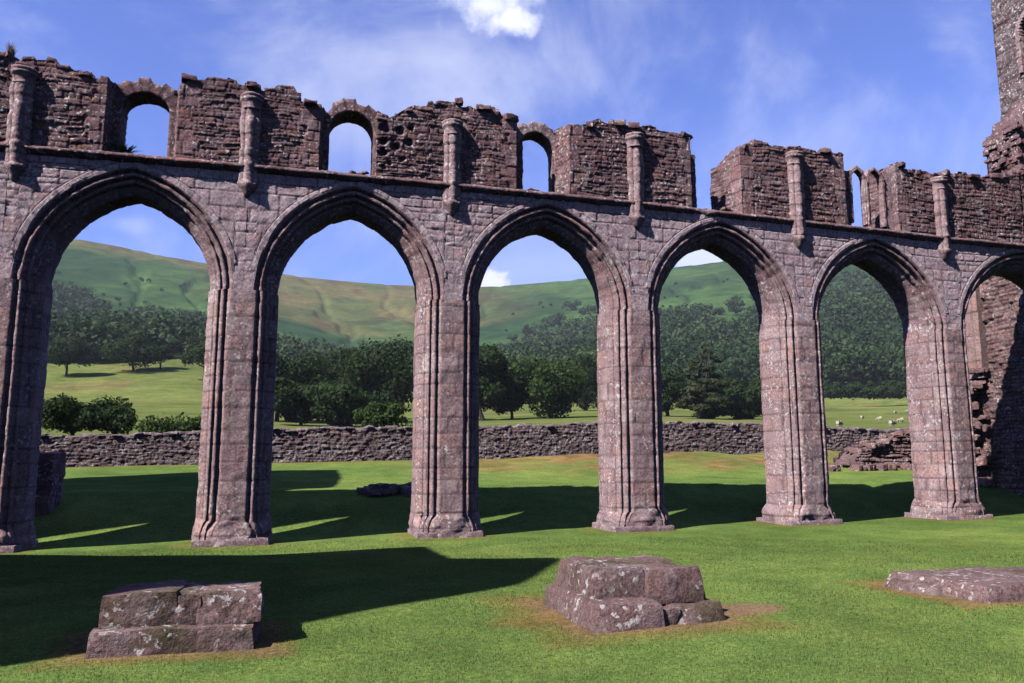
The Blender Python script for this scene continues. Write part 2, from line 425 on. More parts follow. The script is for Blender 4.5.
SPAN_TOP = 7.80
def build_spandrel(x0, x1, xc, a, c, seed, front=True):
    """face of the wall above the springing from x0 to x1 with the arch cut out"""
    acc = Acc()
    step = .022 if front else .08
    nx = max(4, int((x1-x0)/step)); x = np.linspace(x0, x1, nx)
    Rr = a+c+MW; ah = a+MW
    dx = np.abs(x-xc)
    bot = np.where(dx < ah, ZS+np.sqrt(np.maximum(0, Rr*Rr-(dx+c)**2)), ZS)
    nz = 120 if front else 28
    # rows denser near the bottom where the columns are short
    t = np.linspace(0, 1, nz)
    X = np.repeat(x[:, None], nz, 1); Z = bot[:, None]+(SPAN_TOP-bot)[:, None]*t[None, :]
    Yv = np.zeros_like(X) if front else np.full_like(X, TH)
    jt, r1, r2, r3, ds = masonry(X, Z, 100, rows=(.20, .36), widths=(.26, .72), joint=.016)
    jt2, q1, q2, q3, _ = masonry(X, Z, 107, rows=(.10, .2), widths=(.15, .5), joint=.016)
    P = np.stack([X, Yv, Z], -1)
    pick = (vnoise(np.stack([X*.45, X*0, Z*.7], -1)+3, 77) > .26) | (Z < 6.2)
    jt = np.where(pick, jt, jt2); r1 = np.where(pick, r1, q1); r2 = np.where(pick, r2, q2); r3 = np.where(pick, r3, q3)
    e = smooth(0, .05, Z-bot[:, None])*smooth(-.0, .04, np.abs(dx-ah)[:, None]+(Z-ZS))
    d = ((r1-.5)*.016-jt*.013+.014*fbm(P, 8, 4, 5)-.05*smooth(.45, .8, fbm(P, 1.7, 3, 15)))*e
    d = d*(.35+.65*smooth(5.3, 6.4, Z)); jt = jt*(.45+.55*smooth(5.3, 6.4, Z))
    if front:
        cxl = np.where(X < xc, xc+c, xc-c); rad = np.hypot(X-cxl, Z-ZS)-Rr; arcl = np.arctan2(Z-ZS, X-xc)*Rr+xc*7
        ring = (rad < .125) & (Z > ZS+.35+.3*vnoise(P*2, 8))
        jr, v1, v2, v3, _ = masonry(rad*0+.3, arcl, seed, rows=(.17, .30), widths=(5, 6), joint=.014)
        edge = .7*np.exp(-((rad-.125)/.012)**2)*smooth(.25, .7, Z-ZS)
        d = np.where(ring, ((v1-.5)*.018-jr*.012+.014*fbm(P, 8, 3, 5)+.012)*e, d)-edge*.012*e
        r2 = np.where(ring, .55+.45*v2, r2); r3 = np.where(ring, v3*.7, r3); jt = np.maximum(np.where(ring, jr*.7, jt), edge)
    P[..., 1] += -d if front else d
    acc.grid(P, tint3(np.clip(r2+.25*fbm(P, 2.5, 2, 6), 0, 1), r3, jt), flip=not front)
    if front:                                  # hood line: a slim weathered label along the arch
        pass
    return acc

bays = [(PX[i]+BAY/2, 1.53, 1.97, PX[i], PX[i+1]) for i in range(6)]+[((PX[6]+LASTX)/2, (LASTX-PX[6])/2-.24-MW, 2.02, PX[6], LASTX)]
for i, (xc, a, rise, xa, xb) in enumerate(bays):
    _, c = build_arch(xc, a, rise, 11+i*7)
    acc = build_spandrel(xa, xb, xc, a, c, 50+i)
    a2 = build_spandrel(xa, xb, xc, a, c, 50+i, False)
    acc.V += a2.V; acc.C += a2.C
    acc.Q += [q+acc.n for q in a2.Q]; acc.n += a2.n
    # top bed, hidden under the clerestory and the window sills
    xs = np.linspace(xa, xb, 12); T2 = np.stack([np.stack([xs, np.full(12, y), np.full(12, SPAN_TOP-.004)], -1) for y in (0.03, TH-.03)], 1)
    acc.grid(T2)
    acc.build('spandrel_wall', ASHLAR, arc, warp)

def pier_loop():
    f = np.linspace(-.24, .24, 19)[:-1]
    right = np.stack([.24+PROF[:, 0], PROF[:, 1]], -1)
    back = np.stack([np.linspace(.24, -.24, 9)[1:-1], np.full(7, TH)], -1)
    left = np.stack([-.24-PROF[::-1, 0], PROF[::-1, 1]], -1)
    return np.concatenate([np.stack([f, np.zeros(18)], -1), right, back, left[:-1]])
LOOP = pier_loop()
def build_pier(px, seed):
    zz = np.concatenate([np.linspace(-.15, .6, 40)[:-1], np.arange(.6, ZS, .035), [ZS]])
    L = LOOP; n = len(L)
    tg = np.roll(L, -1, 0)-np.roll(L, 1, 0); nn = np.stack([tg[:, 1], -tg[:, 0]], -1); nn /= np.linalg.norm(nn, axis=1, keepdims=True)+1e-9
    per = np.concatenate([[0], np.cumsum(np.hypot(*np.diff(L, axis=0).T))])
    cen = np.array([0, TH/2])
    # worn base: loop swells towards a rounded lump with four corner humps
    dl = L-cen; ang = np.arctan2(dl[:, 1], dl[:, 0])
    sup = np.stack([.75*np.sign(np.cos(ang))*np.abs(np.cos(ang))**.55, .76*np.sign(np.sin(ang))*np.abs(np.sin(ang))**.62], -1)
    P = np.zeros((n, len(zz), 3))
    lump = .5+.5*fbm(np.stack([np.cos(ang)*1.6, np.sin(ang)*1.6, np.full(n, seed*1.7)], -1), 1, 2, seed)
    for j, z in enumerate(zz):
        hh = .32+.26*lump                       # height of the swelling round the loop
        w = np.clip((hh-z)/.24, 0, 1); w = np.sqrt(w)*.92
        w = np.where(z < .0, .95, w)*.93
        q = L*(1-w[:, None])+(sup+cen)*w[:, None]
        P[:, j, 0] = px+q[:, 0]; P[:, j, 1] = q[:, 1]; P[:, j, 2] = z
    U = np.repeat(per[:, None], len(zz), 1); Z = P[..., 2]
    jt, r1, r2, r3, _ = masonry(U, Z, seed, rows=(.24, .46), widths=(.3, .8), joint=.018)
    N = np.repeat(np.concatenate([nn, np.zeros((n, 1))], 1)[:, None, :], len(zz), 1)
    low = 1-smooth(.3, .7, Z)
    e = smooth(0, .06, ZS-Z)
    d = ((r1-.5)*.008-jt*.006+.013*fbm(P, 7, 4, seed)-.03*np.clip(fbm(P, 1.5, 3, seed+3), 0, 1))*e+low*.075*fbm(P, 3.2, 3, seed+9)
    P = P+N*d[..., None]
    acc = Acc(); acc.grid(P, tint3(np.clip(r2*.85+.08+.4*fbm(P, 2.2, 3, 4), 0, 1), r3, jt), wrap=True)
    o = acc.build('pier', PIER, arc, warp)
    a = Acc(); rock(a, px, TH/2, .0, .715, .755, .115, 0, seed, rnd=.10, amp=.045, n=26, tint=np.array([.35, .4, .1])); 
    a.build('plinth', PIER, o, warp)
for i, px in enumerate(PX+[LASTX]): build_pier(px, 200+i*3)

# string course: a weathered ledge that throws a shadow line
def build_string(x0, x1):
    prof = np.array([(.04, 7.70), (-.015, 7.715), (-.05, 7.735), (-.105, 7.775), (-.125, 7.80), (-.12, 7.835), (-.06, 7.875), (.02, 7.91), (.14, 7.92)])
    x = np.arange(x0, x1, .035); P = np.zeros((len(x), len(prof), 3))
    P[..., 0] = x[:, None]; P[..., 1] = prof[:, 0][None]; P[..., 2] = prof[:, 1][None]
    jt, r1, r2, r3, _ = masonry(P[..., 2], P[..., 0], 404, rows=(.35, .9), widths=(3, 4), joint=.02)
    P[..., 1] += -(r1-.5)*.03+jt*.02+.02*fbm(P, 5, 3, 2)+.09*smooth(.35, .7, fbm(P, 1.1, 3, 12))
    P[..., 2] += .018*fbm(P, 4, 3, 7)
    acc = Acc(); acc.grid(P, tint3(r2*.6, r3, jt)); return acc.build('string_course', RUBBLE, arc, warp)
build_string(-9.9, 19.6)

# upper wall between the broken windows
def build_upper(x0, x1, tops, seed, zb=7.86, bl=0.0, br=0.0, th=1.14, holes=None, mat=RUBBLE, coarse=1.0, quoin=(1, 1), back_drop=0.0, name='clerestory_wall'):
    """x0..x1 on the front face; bl, br move the ends at the back (splayed jambs)"""
    acc = Acc(); y0 = .02
    nx = max(6, int((x1-x0)/.022)); ny = 34; nz = 92
    fx = np.linspace(x0, x1, nx); tx = np.array([t[0] for t in tops]); tz = np.array([t[1] for t in tops])
    rg = np.random.RandomState(seed)
    front = np.stack([fx, np.full(nx, y0)], -1)
    right = np.stack([np.linspace(x1, x1+br, ny), np.linspace(y0, th, ny)], -1)[1:]
    nb = nx//2
    back = np.stack([np.linspace(x1+br, x0+bl, nb), np.full(nb, th)], -1)[1:]
    left = np.stack([np.linspace(x0+bl, x0, ny), np.linspace(th, y0, ny)], -1)[1:-1]
    L = np.concatenate([front, right, back, left]); n = len(L)
    tg = np.roll(L, -1, 0)-np.roll(L, 1, 0); nn = np.stack([tg[:, 1], -tg[:, 0]], -1); nn /= np.linalg.norm(nn, axis=1, keepdims=True)+1e-9
    per = np.concatenate([[0], np.cumsum(np.hypot(*np.diff(L, axis=0).T))])
    def step(xx, yy):                            # stones broken off along the top
        q = np.floor(xx/.21+vnoise(np.stack([xx*2, yy*0, yy*0], -1), seed)*1.5); q2 = np.floor(yy/.28)
        return (_hash(q.astype(np.int64), q2.astype(np.int64), (q*0).astype(np.int64), seed)-.55)*.15
    def topz(xx, yy):
        return np.interp(xx, tx, tz)+step(xx, yy)+.05*fbm(np.stack([xx, yy, xx*0], -1), 4, 3, seed)-back_drop*smooth(.2, .8, yy/th)
    tp = topz(L[:, 0], L[:, 1]-y0)
    t = np.linspace(0, 1, nz)
    P = np.zeros((n, nz, 3)); P[..., 0] = L[:, 0][:, None]; P[..., 1] = L[:, 1][:, None]
    P[..., 2] = zb+(tp-zb)[:, None]*t[None, :]
    U = np.repeat(per[:, None], nz, 1); Z = P[..., 2]
    jt, r1, r2, r3, ds = masonry(U, Z, seed, rows=(.04*coarse, .13*coarse), widths=(.08*coarse, .34*coarse), joint=.013*coarse, wob=.045*coarse)
    ja, a1, a2, a3, _ = masonry(U, Z, seed+1, rows=(.2, .36), widths=(.3, .6), joint=.016, wob=.01)
    corner = np.minimum(np.abs(U), np.abs(U-(x1-x0))) if quoin[0] and quoin[1] else (np.abs(U) if quoin[0] else (np.abs(U-(x1-x0)) if quoin[1] else U*0+9))
    corner = np.minimum(corner, np.abs(per[-1]-U)) if quoin[0] else corner
    qm = corner < .16+.28*(_hash(np.floor(Z/.29).astype(np.int64), np.zeros(Z.shape, np.int64), np.zeros(Z.shape, np.int64), seed+3))
    rough = np.where(qm, (a1-.5)*.02-ja*.015+.015*fbm(P, 8, 3, 3), ((r1-.5)*.034-jt*.019)*coarse**1.5+.03*(coarse-1)*fbm(P, 2.8, 3, 19)+.017*fbm(P, 11, 4, seed)+.045*fbm(P, 1.6, 3, seed+4))
    fade = smooth(0, .10, Z-zb)
    if holes:
        for (hx, hz, hr) in holes:
            dd = np.hypot(U-(hx-x0), (Z-hz)*1.2)+.05*fbm(P, 9, 2, 6); rough = rough-.12*(1-smooth(hr*.35, hr*1.1, dd+.08*fbm(P, 5, 2, 16)))
    N = np.repeat(np.concatenate([nn, np.zeros((n, 1))], 1)[:, None, :], nz, 1)
    P = P+N*(rough*fade)[..., None]
    b = np.where(qm, .55+.45*a2, np.where(r2 > .9, 1.0, r2*.8)); g = np.where(qm, a3, r3)
    tn = tint3(np.clip(b+.3*fbm(P, 2.0, 3, seed+8), 0, 1), np.clip(g, 0, 1), np.where(qm, ja, jt)*.9)
    acc.grid(P, tn, wrap=True)
    # top bed
    nf = len(front); fr = P[:nf:2, -1]; bk0 = P[nf-1+len(right):nf-1+len(right)+len(back)+1, -1]
    m = len(fr); ii = np.linspace(0, len(bk0)-1, m).astype(int)[::-1]; bk = bk0[ii]
    s = np.linspace(0, 1, 14)[None, :, None]
    Tp = fr[:, None, :]*(1-s)+bk[:, None, :]*s
    mid = topz(Tp[..., 0], Tp[..., 1]-y0); ee = np.minimum(s[..., 0], 1-s[..., 0])
    Tp[..., 2] = Tp[..., 2]*(1-smooth(0, .1, ee))+mid*smooth(0, .1, ee)
    acc.grid(Tp, None, flip=False)
    # loose capping stones
    x = x0+.1
    while x < x1-.08:
        w = rg.uniform(.07, .2); y = rg.uniform(.08, th-.2) if rg.rand() < .5 else rg.uniform(.05, .2)
        zt = float(topz(np.array([x+w*.5]), np.array([y]))[0])
        rock(acc, x+w*.5, y, zt+rg.uniform(-.07, .008), w, rg.uniform(.1, .2), rg.uniform(.035, .085), rg.uniform(-.4, .4), rg.randint(9999), rnd=.35, amp=.035, n=6)
        x += w*1.3+rg.uniform(0, .28)
    return acc.build(name, mat, arc, warp_up)

def zt(x, z): return z-np.interp(x, ST_X, ST_Z)   # undo the sag for measured heights
def tops(l): return [(x, float(zt(x, z))) for x, z in l]
build_upper(-9.8, -3.89, tops([(-9.8, 9.6), (-5.9, 9.70), (-5.1, 9.74), (-4.72, 9.68), (-4.62, 9.55), (-3.89, 9.50)]), 301, br=.20, quoin=(0, 1))
build_upper(-2.52, .40, tops([(-2.52, 9.55), (-2.46, 9.62), (-2.1, 9.75), (-1.55, 9.75), (-1.2, 9.66), (-.6, 9.64), (-.55, 9.72), (-.2, 9.72), (-.08, 9.48), (.40, 9.47)]), 302, bl=-.22, br=.20)
build_upper(1.62, 4.87, tops([(1.62, 9.38), (1.86, 9.30), (2.1, 9.42), (2.5, 9.70), (3.04, 9.80), (3.74, 9.83), (4.46, 9.84), (4.52, 9.70), (4.87, 9.62)]), 303, bl=.02, br=.30,
            holes=[(1.80, 9.05, .13), (2.12, 9.02, .12), (1.78, 8.72, .11), (2.02, 8.62, .15), (1.76, 8.45, .13), (2.2, 8.36, .12), (1.95, 8.22, .12), (2.35, 8.75, .1), (1.8, 8.12, .09), (2.4, 9.1, .08)], quoin=(0, 1))
build_upper(6.17, 9.36, tops([(6.17, 9.62), (6.44, 9.68), (6.8, 9.80), (6.95, 9.84), (7.4, 9.78), (7.9, 9.78), (8.25, 9.84), (8.8, 9.75), (9.36, 9.70)]), 304, bl=-.24, br=.0, th=.62)
build_upper(10.73, 13.83, tops([(10.73, 9.56), (10.95, 9.70), (11.2, 9.74), (11.8, 9.72), (12.5, 9.72), (13.83, 9.66)]), 305, bl=-.22, br=.1, back_drop=.18)
build_upper(15.42, 19.60, tops([(15.42, 9.62), (15.5, 9.62), (15.72, 9.46), (16.4, 9.46), (17.5, 9.47), (18.3, 9.50), (18.45, 9.55), (19.0, 9.6), (19.6, 9.7)]), 306, bl=-.1, quoin=(1, 0))
# stump of the back half of the wall left standing beside the open gap, and behind window three
def build_behind(x0, x1, top, seed, y0=.64, y1=1.14):
    acc = Acc(); rock(acc, (x0+x1)/2, (y0+y1)/2, (7.8+top)/2, (x1-x0)/2, (y1-y0)/2, (top-7.8)/2, 0, seed, rnd=.04, amp=.03, n=26, freq=2.0)
    acc.build('window_jamb', RUBBLE, arc, warp_up)
build_behind(6.0, 9.50, float(zt(8, 9.45)), 311); build_behind(9.45, 9.74, float(zt(9.6, 9.42)), 312, .5)
build_behind(4.80, 5.17, float(zt(5, 9.33)), 313, .55, 1.1)
# shoulder of rough wall climbing to the tower
build_upper(19.66, 21.9, tops([(19.66, 10.9), (19.70, 11.25), (19.98, 11.28), (20.0, 11.62), (20.36, 11.66), (20.38, 12.0), (20.9, 12.05), (20.92, 12.4), (21.9, 12.5)]), 307, th=1.14, mat=RUBBLE, coarse=1.35, quoin=(0, 0), zb=7.75)
def ragged_end():
    acc = Acc(); rg = np.random.RandomState(31)
    for q in range(70):
        z = rg.uniform(9.5, 11.35); rock(acc, 19.66+rg.uniform(-.02, .08), Y0*0+rg.uniform(.05, 1.1), z, rg.uniform(.05, .12), rg.uniform(.08, .2), rg.uniform(.04, .09), rg.uniform(-.2, .2), 900+q, rnd=.2, amp=.03, n=6)
    acc.build('torn_masonry', RUBBLE, arc, warp_up)
ragged_end()

# window heads that still stand
def build_window_arch(x0, x1, zspring, zapex, dw, y0, y1, seed, zbot=7.9, pointed=False, t0=0.0, t1=1.0, mat=SOFT, rag=.05):
    xc = (x0+x1)/2; a = (x1-x0)/2; h = zapex-zspring
    c = (h*h-a*a)/(2*a)
    def path(e, n):
        Rr = a+c+e
        if c >= 0: th = math.pi-math.acos(min(1, c/Rr))
        else: th = math.acos(max(-1, c/Rr)) if False else math.pi-math.acos(max(-1, c/Rr))
        ang = math.pi-np.linspace(0, 1, n)*(math.pi-th); xl = c+Rr*np.cos(ang); zl = Rr*np.sin(ang)
        if c < 0: pass
        xl = np.concatenate([xl, -xl[-2::-1]]); zl = np.concatenate([zl, zl[-2::-1]])
        m = 26; lo = np.linspace(zbot-zspring, 0, m)[:-1]
        return np.concatenate([np.full(m-1, -a-e), xl, np.full(m-1, a+e)]), np.concatenate([lo, zl, lo[::-1]])
    if c < 0:                                    # segmental or round: use a half ellipse
        def path(e, n):
            ang = math.pi-np.linspace(0, 1, 2*n-1)*math.pi; m = 26; lo = np.linspace(zbot-zspring, 0, m)[:-1]
            return np.concatenate([np.full(m-1, -a-e), (a+e)*np.cos(ang), np.full(m-1, a+e)]), np.concatenate([lo, (h+e)*np.sin(ang), lo[::-1]])
    ring = [(0, y0), (0, y0+.02)]+[(0, y) for y in np.linspace(y0+.08, y1-.05, 6)]+[(0, y1)]+[(dw*f, y1) for f in (.3, .7)]+[(dw, y1)]+[(dw, y) for y in np.linspace(y1, y0, 5)[1:-1]]+[(dw, y0)]+[(dw*f, y0) for f in (.8, .6, .4, .2)]
    ring = np.array(ring); n = 24
    Ps = []
    for e, y in ring:
        px_, pz_ = path(e, n); Ps.append(np.stack([xc+px_, np.full(len(px_), y), zspring+pz_], -1))
    P = np.stack(Ps, 0)                          # ring x path
    s = np.concatenate([[0], np.cumsum(np.linalg.norm(np.diff(P[0], axis=0), axis=1))]); S = np.repeat(s[None], len(ring), 0)
    k0, k1 = int(t0*(P.shape[1]-1)), int(t1*(P.shape[1]-1)); P = P[:, k0:k1+1]; S = S[:, k0:k1+1]
    jt, r1, r2, r3, _ = masonry(np.zeros_like(S)+.3, S, seed, rows=(.12, .2), widths=(5, 6), joint=.02)
    outer = (ring[:, 0] > dw*.9)[:, None]
    N = grid_normals(P, wrap=True)
    P = P-N*(np.where(outer, (r1-.5)*(.03+rag*2)-jt*.03, -jt*.008)+.016*fbm(P, 7, 3, seed)*(.4+rag*10))[..., None]
    acc = Acc(); acc.grid(P, tint3(np.clip(r2+.25*fbm(P, 4, 2, 2), 0, 1), r3, jt), wrap=True, flip=True)
    for kk in (0, -1):
        cp = P[:, kk]; m = cp.mean(0); V = np.vstack([cp, m[None]]); i = np.arange(len(cp)); acc.tris(V, np.stack([i, (i+1) % len(cp), np.full(len(cp), len(cp))], -1))
    return acc.build('window_arch', mat, arc, warp_up)
ZC = lambda x, z: float(zt(x, z))
build_window_arch(-3.70, -2.75, 9.06, 9.47, .27, .50, 1.08, 321, mat=RUBBLE)
build_window_arch(.61, 1.60, 9.04, 9.52, .25, .42, 1.08, 322, mat=RUBBLE)
build_window_arch(5.02, 5.96, 9.05, 9.56, .25, .50, 1.02, 323, t0=.30, mat=SOFT)
za = ZC(14.5, 0)-0
build_window_arch(14.13, 14.52, 9.06+za, 9.34+za, .075, .15, .33, 324, zbot=8.05, mat=SOFT, rag=.01)
build_window_arch(14.66, 15.08, 9.08+za, 9.39+za, .075, .15, .33, 325, zbot=8.05, mat=SOFT, rag=.01)
# dressed stone beside and between the paired lancets
def slab(name, x0, x1, z0, z1, y0, y1, seed, mat=SOFT, amp=.02):
    acc = Acc(); rock(acc, (x0+x1)/2, (y0+y1)/2, (z0+z1)/2, (x1-x0)/2, (y1-y0)/2, (z1-z0)/2, 0, seed, rnd=.03, amp=amp, n=20, freq=2)
    return acc.build(name, mat, arc, warp_up)
slab('window_jamb', 13.78, 14.09, 7.8, 9.30+za, .22, .9, 331); slab('mullion', 14.56, 14.60, 8.0, 9.06+za, .12, .36, 332)
slab('window_jamb', 15.15, 15.5, 7.8, 9.40+za, .18, .40, 333)

def sill(x0, x1, seed):
    x = np.linspace(x0, x1, 40); pr = np.array([(.06, 7.90), (.2, 7.955), (.4, 8.03), (.62, 8.10), (.9, 8.10), (1.12, 8.07), (1.13, 7.75)])
    P = np.zeros((40, len(pr), 3)); P[..., 0] = x[:, None]; P[..., 1] = pr[:, 0]; P[..., 2] = pr[:, 1]
    P[..., 2] += .045*fbm(P, 3.5, 3, seed); acc = Acc(); acc.grid(P); rg = np.random.RandomState(seed)
    for q in range(5): rock(acc, rg.uniform(x0+.1, x1-.1), rg.uniform(.1, .9), 7.99, rg.uniform(.06, .14), .1, rg.uniform(.02, .035), rg.rand(), seed+q, rnd=.4, amp=.03, n=6)
    acc.build('window_sill', RUBBLE, arc, warp_up)
for q, (a, b2) in enumerate(((-3.95, -2.45), (.35, 1.68), (4.8, 6.25), (9.3, 10.8), (13.75, 15.5))): sill(a, b2, 340+q)

# vaulting shafts: three clustered rolls on a corbel, each with a moulded capital
def build_shaft(x, ztop, zcorb, seed, lone=False):
    def lobes(n=64):
        a = np.linspace(0, math.pi, n); dx, dy = -np.cos(a), -np.sin(a); best = np.full(n, .11)
        for (cx, cy, r) in ((0, -.098, .105), (-.115, -.045, .092), (.115, -.045, .092)):
            b_ = dx*cx+dy*cy; disc = b_*b_-(cx*cx+cy*cy-r*r); best = np.maximum(best, np.where(disc > 0, b_+np.sqrt(np.maximum(disc, 0)), 0))
        return np.stack([dx*best, dy*best], -1)
    z0, z1 = zcorb, ztop-.30
    zz = np.concatenate([np.arange(z0, z1, .03), [z1]]); pl = lobes()
    P = np.zeros((len(pl), len(zz), 3))
    rad = 1+.10*np.exp(-((zz-7.86)/.05)**2)
    P[..., 0] = x+pl[:, 0][:, None]*rad; P[..., 1] = .03+pl[:, 1][:, None]*rad; P[..., 2] = zz[None]
    jt, r1, r2, r3, _ = masonry(np.zeros_like(P[..., 2])+.2, P[..., 2], seed, rows=(.18, .42), widths=(5, 6), joint=.016)
    N = np.zeros_like(P); N[..., 0] = pl[:, 0][:, None]; N[..., 1] = pl[:, 1][:, None]; N /= np.linalg.norm(N, axis=-1, keepdims=True)+1e-9
    P += N*((r1-.5)*.03-jt*.012+.03*fbm(P, 5, 4, seed))[..., None]
    acc = Acc(); acc.grid(P, tint3(np.clip(.35+.65*r2, 0, 1), r3*.6, jt))
    o = acc.build('vault_shaft', SOFT, arc, warp_up)
    def turned(name, prof):
        zz = np.array([p[0] for p in prof]); rr = np.array([1+(p[1]-1)*(.55 if name == 'capital' and p[1] > 1 else 1) for p in prof]); pl = lobes(30)
        a = np.linspace(0, math.pi, 30); rnd = np.stack([-np.cos(a)*.19, -np.sin(a)*.21], -1)
        P = np.zeros((30, len(zz), 3)); w = np.array([p[2] for p in prof])[None]
        P[..., 0] = x+(pl[:, 0][:, None]*(1-w)+rnd[:, 0][:, None]*w)*rr; P[..., 1] = .03+(pl[:, 1][:, None]*(1-w)+rnd[:, 1][:, None]*w)*rr; P[..., 2] = zz[None]
        P += .018*np.stack([fbm(P, 7, 2, seed+i) for i in range(3)], -1)
        acc = Acc(); acc.grid(P, tint3(np.full((30, len(zz)), .55), np.full((30, len(zz)), .3), np.zeros((30, len(zz)))))
        acc.build(name, SOFT, o, warp_up)
    t = ztop
    turned('capital', [(t-.32, 1.0, 0), (t-.30, 1.18, .6), (t-.275, 1.0, .3), (t-.24, 1.0, .3), (t-.18, 1.08, .7), (t-.13, 1.22, 1), (t-.11, 1.45, 1), (t-.07, 1.5, 1), (t-.05, 1.30, 1), (t-.03, 1.48, 1), (t+.0, 1.52, 1), (t+.02, 1.45, 1), (t+.025, .05, 1)])
    zc = zcorb
    turned('corbel', [(zc-.31, .05, 1), (zc-.29, .28, 1), (zc-.2, .55, 1), (zc-.09, .86, 1), (zc-.03, 1.06, .8), (zc+.0, 1.05, .3), (zc+.03, 1.0, 0)])
for x, t, zc in ((-5.42, 9.42, 7.42), (-1.05, 9.40, 7.45), (3.34, 9.31, 7.42), (7.85, 9.50, 7.45), (12.30, 9.50, 7.27), (16.78, 9.25, 7.25)):
    build_shaft(x, ZC(x, t), ZC(x, zc), 360+int(x*3)+40)

# ------------------------------------------------------------------ plain masonry prism from an outline (for towers)
def ruin_wall(name, pts, x0, x1, mat, parent, axis='x', rows=(.2, .34), widths=(.3, .7), seed=1, step=.05, disp=.04):
    """vertical wall in the plane axis=const between x0 and x1 (thickness); pts: top line (s, z), ground to top"""
    acc = Acc(); s0, s1 = pts[0][0], pts[-1][0]
    ns = max(4, int((s1-s0)/step)); s = np.linspace(s0, s1, ns); tz = np.interp(s, [p[0] for p in pts], [p[1] for p in pts])
    nt_ = max(6, int(12/step/1.0)); nt_ = min(nt_, 260); t = np.linspace(0, 1, nt_)
    for side, xx in ((-1, x0), (1, x1)):
        S = np.repeat(s[:, None], nt_, 1); Z = -.3+(tz+.3)[:, None]*t[None]
        jt, r1, r2, r3, _ = masonry(S, Z, seed, rows=rows, widths=widths, joint=.02)
        P3 = np.stack([S, np.full_like(S, xx), Z], -1)
        d = (r1-.5)*disp-jt*disp*.6+.03*fbm(P3, 3, 3, seed)
        X = xx+side*d
        P = np.stack([X, S, Z], -1) if axis == 'x' else np.stack([S, X, Z], -1)
        acc.grid(P, tint3(np.clip(r2+.2*fbm(P, 2, 2, 3), 0, 1), r3, jt), flip=(side > 0) == (axis == 'x'))
        if side < 0: A = P
        else: Bq = P
    k = np.linspace(0, 1, 8)[None, :, None]
    for a, b2 in ((A[:, -1], Bq[:, -1]), (A[0], Bq[0]), (A[-1], Bq[-1])):
        g = a[:, None]*(1-k)+b2[:, None]*k; g = g+.03*fbm(g, 3, 2, seed)[..., None]*np.minimum(k, 1-k)*2; acc.grid(g)
    return acc.build(name, mat, parent)

# the ruined west front: stands to the left of the view and shades the grass
wf = ruin_wall('ruined_west_front', [(5.3, 8.2), (5.5, 8.9), (5.8, 10.8), (5.95, 11.6), (7.8, 13.15), (8.1, 13.0), (9.15, 11.2), (11.25, 11.1), (12.36, 7.75), (14, 5.2), (15.8, 2.9), (16.2, 2.4)], -8.1, -7.5, ASHLAR, None, seed=71, step=.1)
tag(wf, 'ragged ruined west front wall standing left of the nave lawn', 'ruined wall')
nw = ruin_wall('ruined_corner_tower', [(17.3, 12.5), (18.6, 13.9), (21, 14.6), (23.6, 14.8), (24.0, 12.5)], -14.5, -10.6, ASHLAR, None, seed=73, step=.12)
tag(nw, 'square ruined corner tower standing behind the left end of the arcade', 'ruined tower')

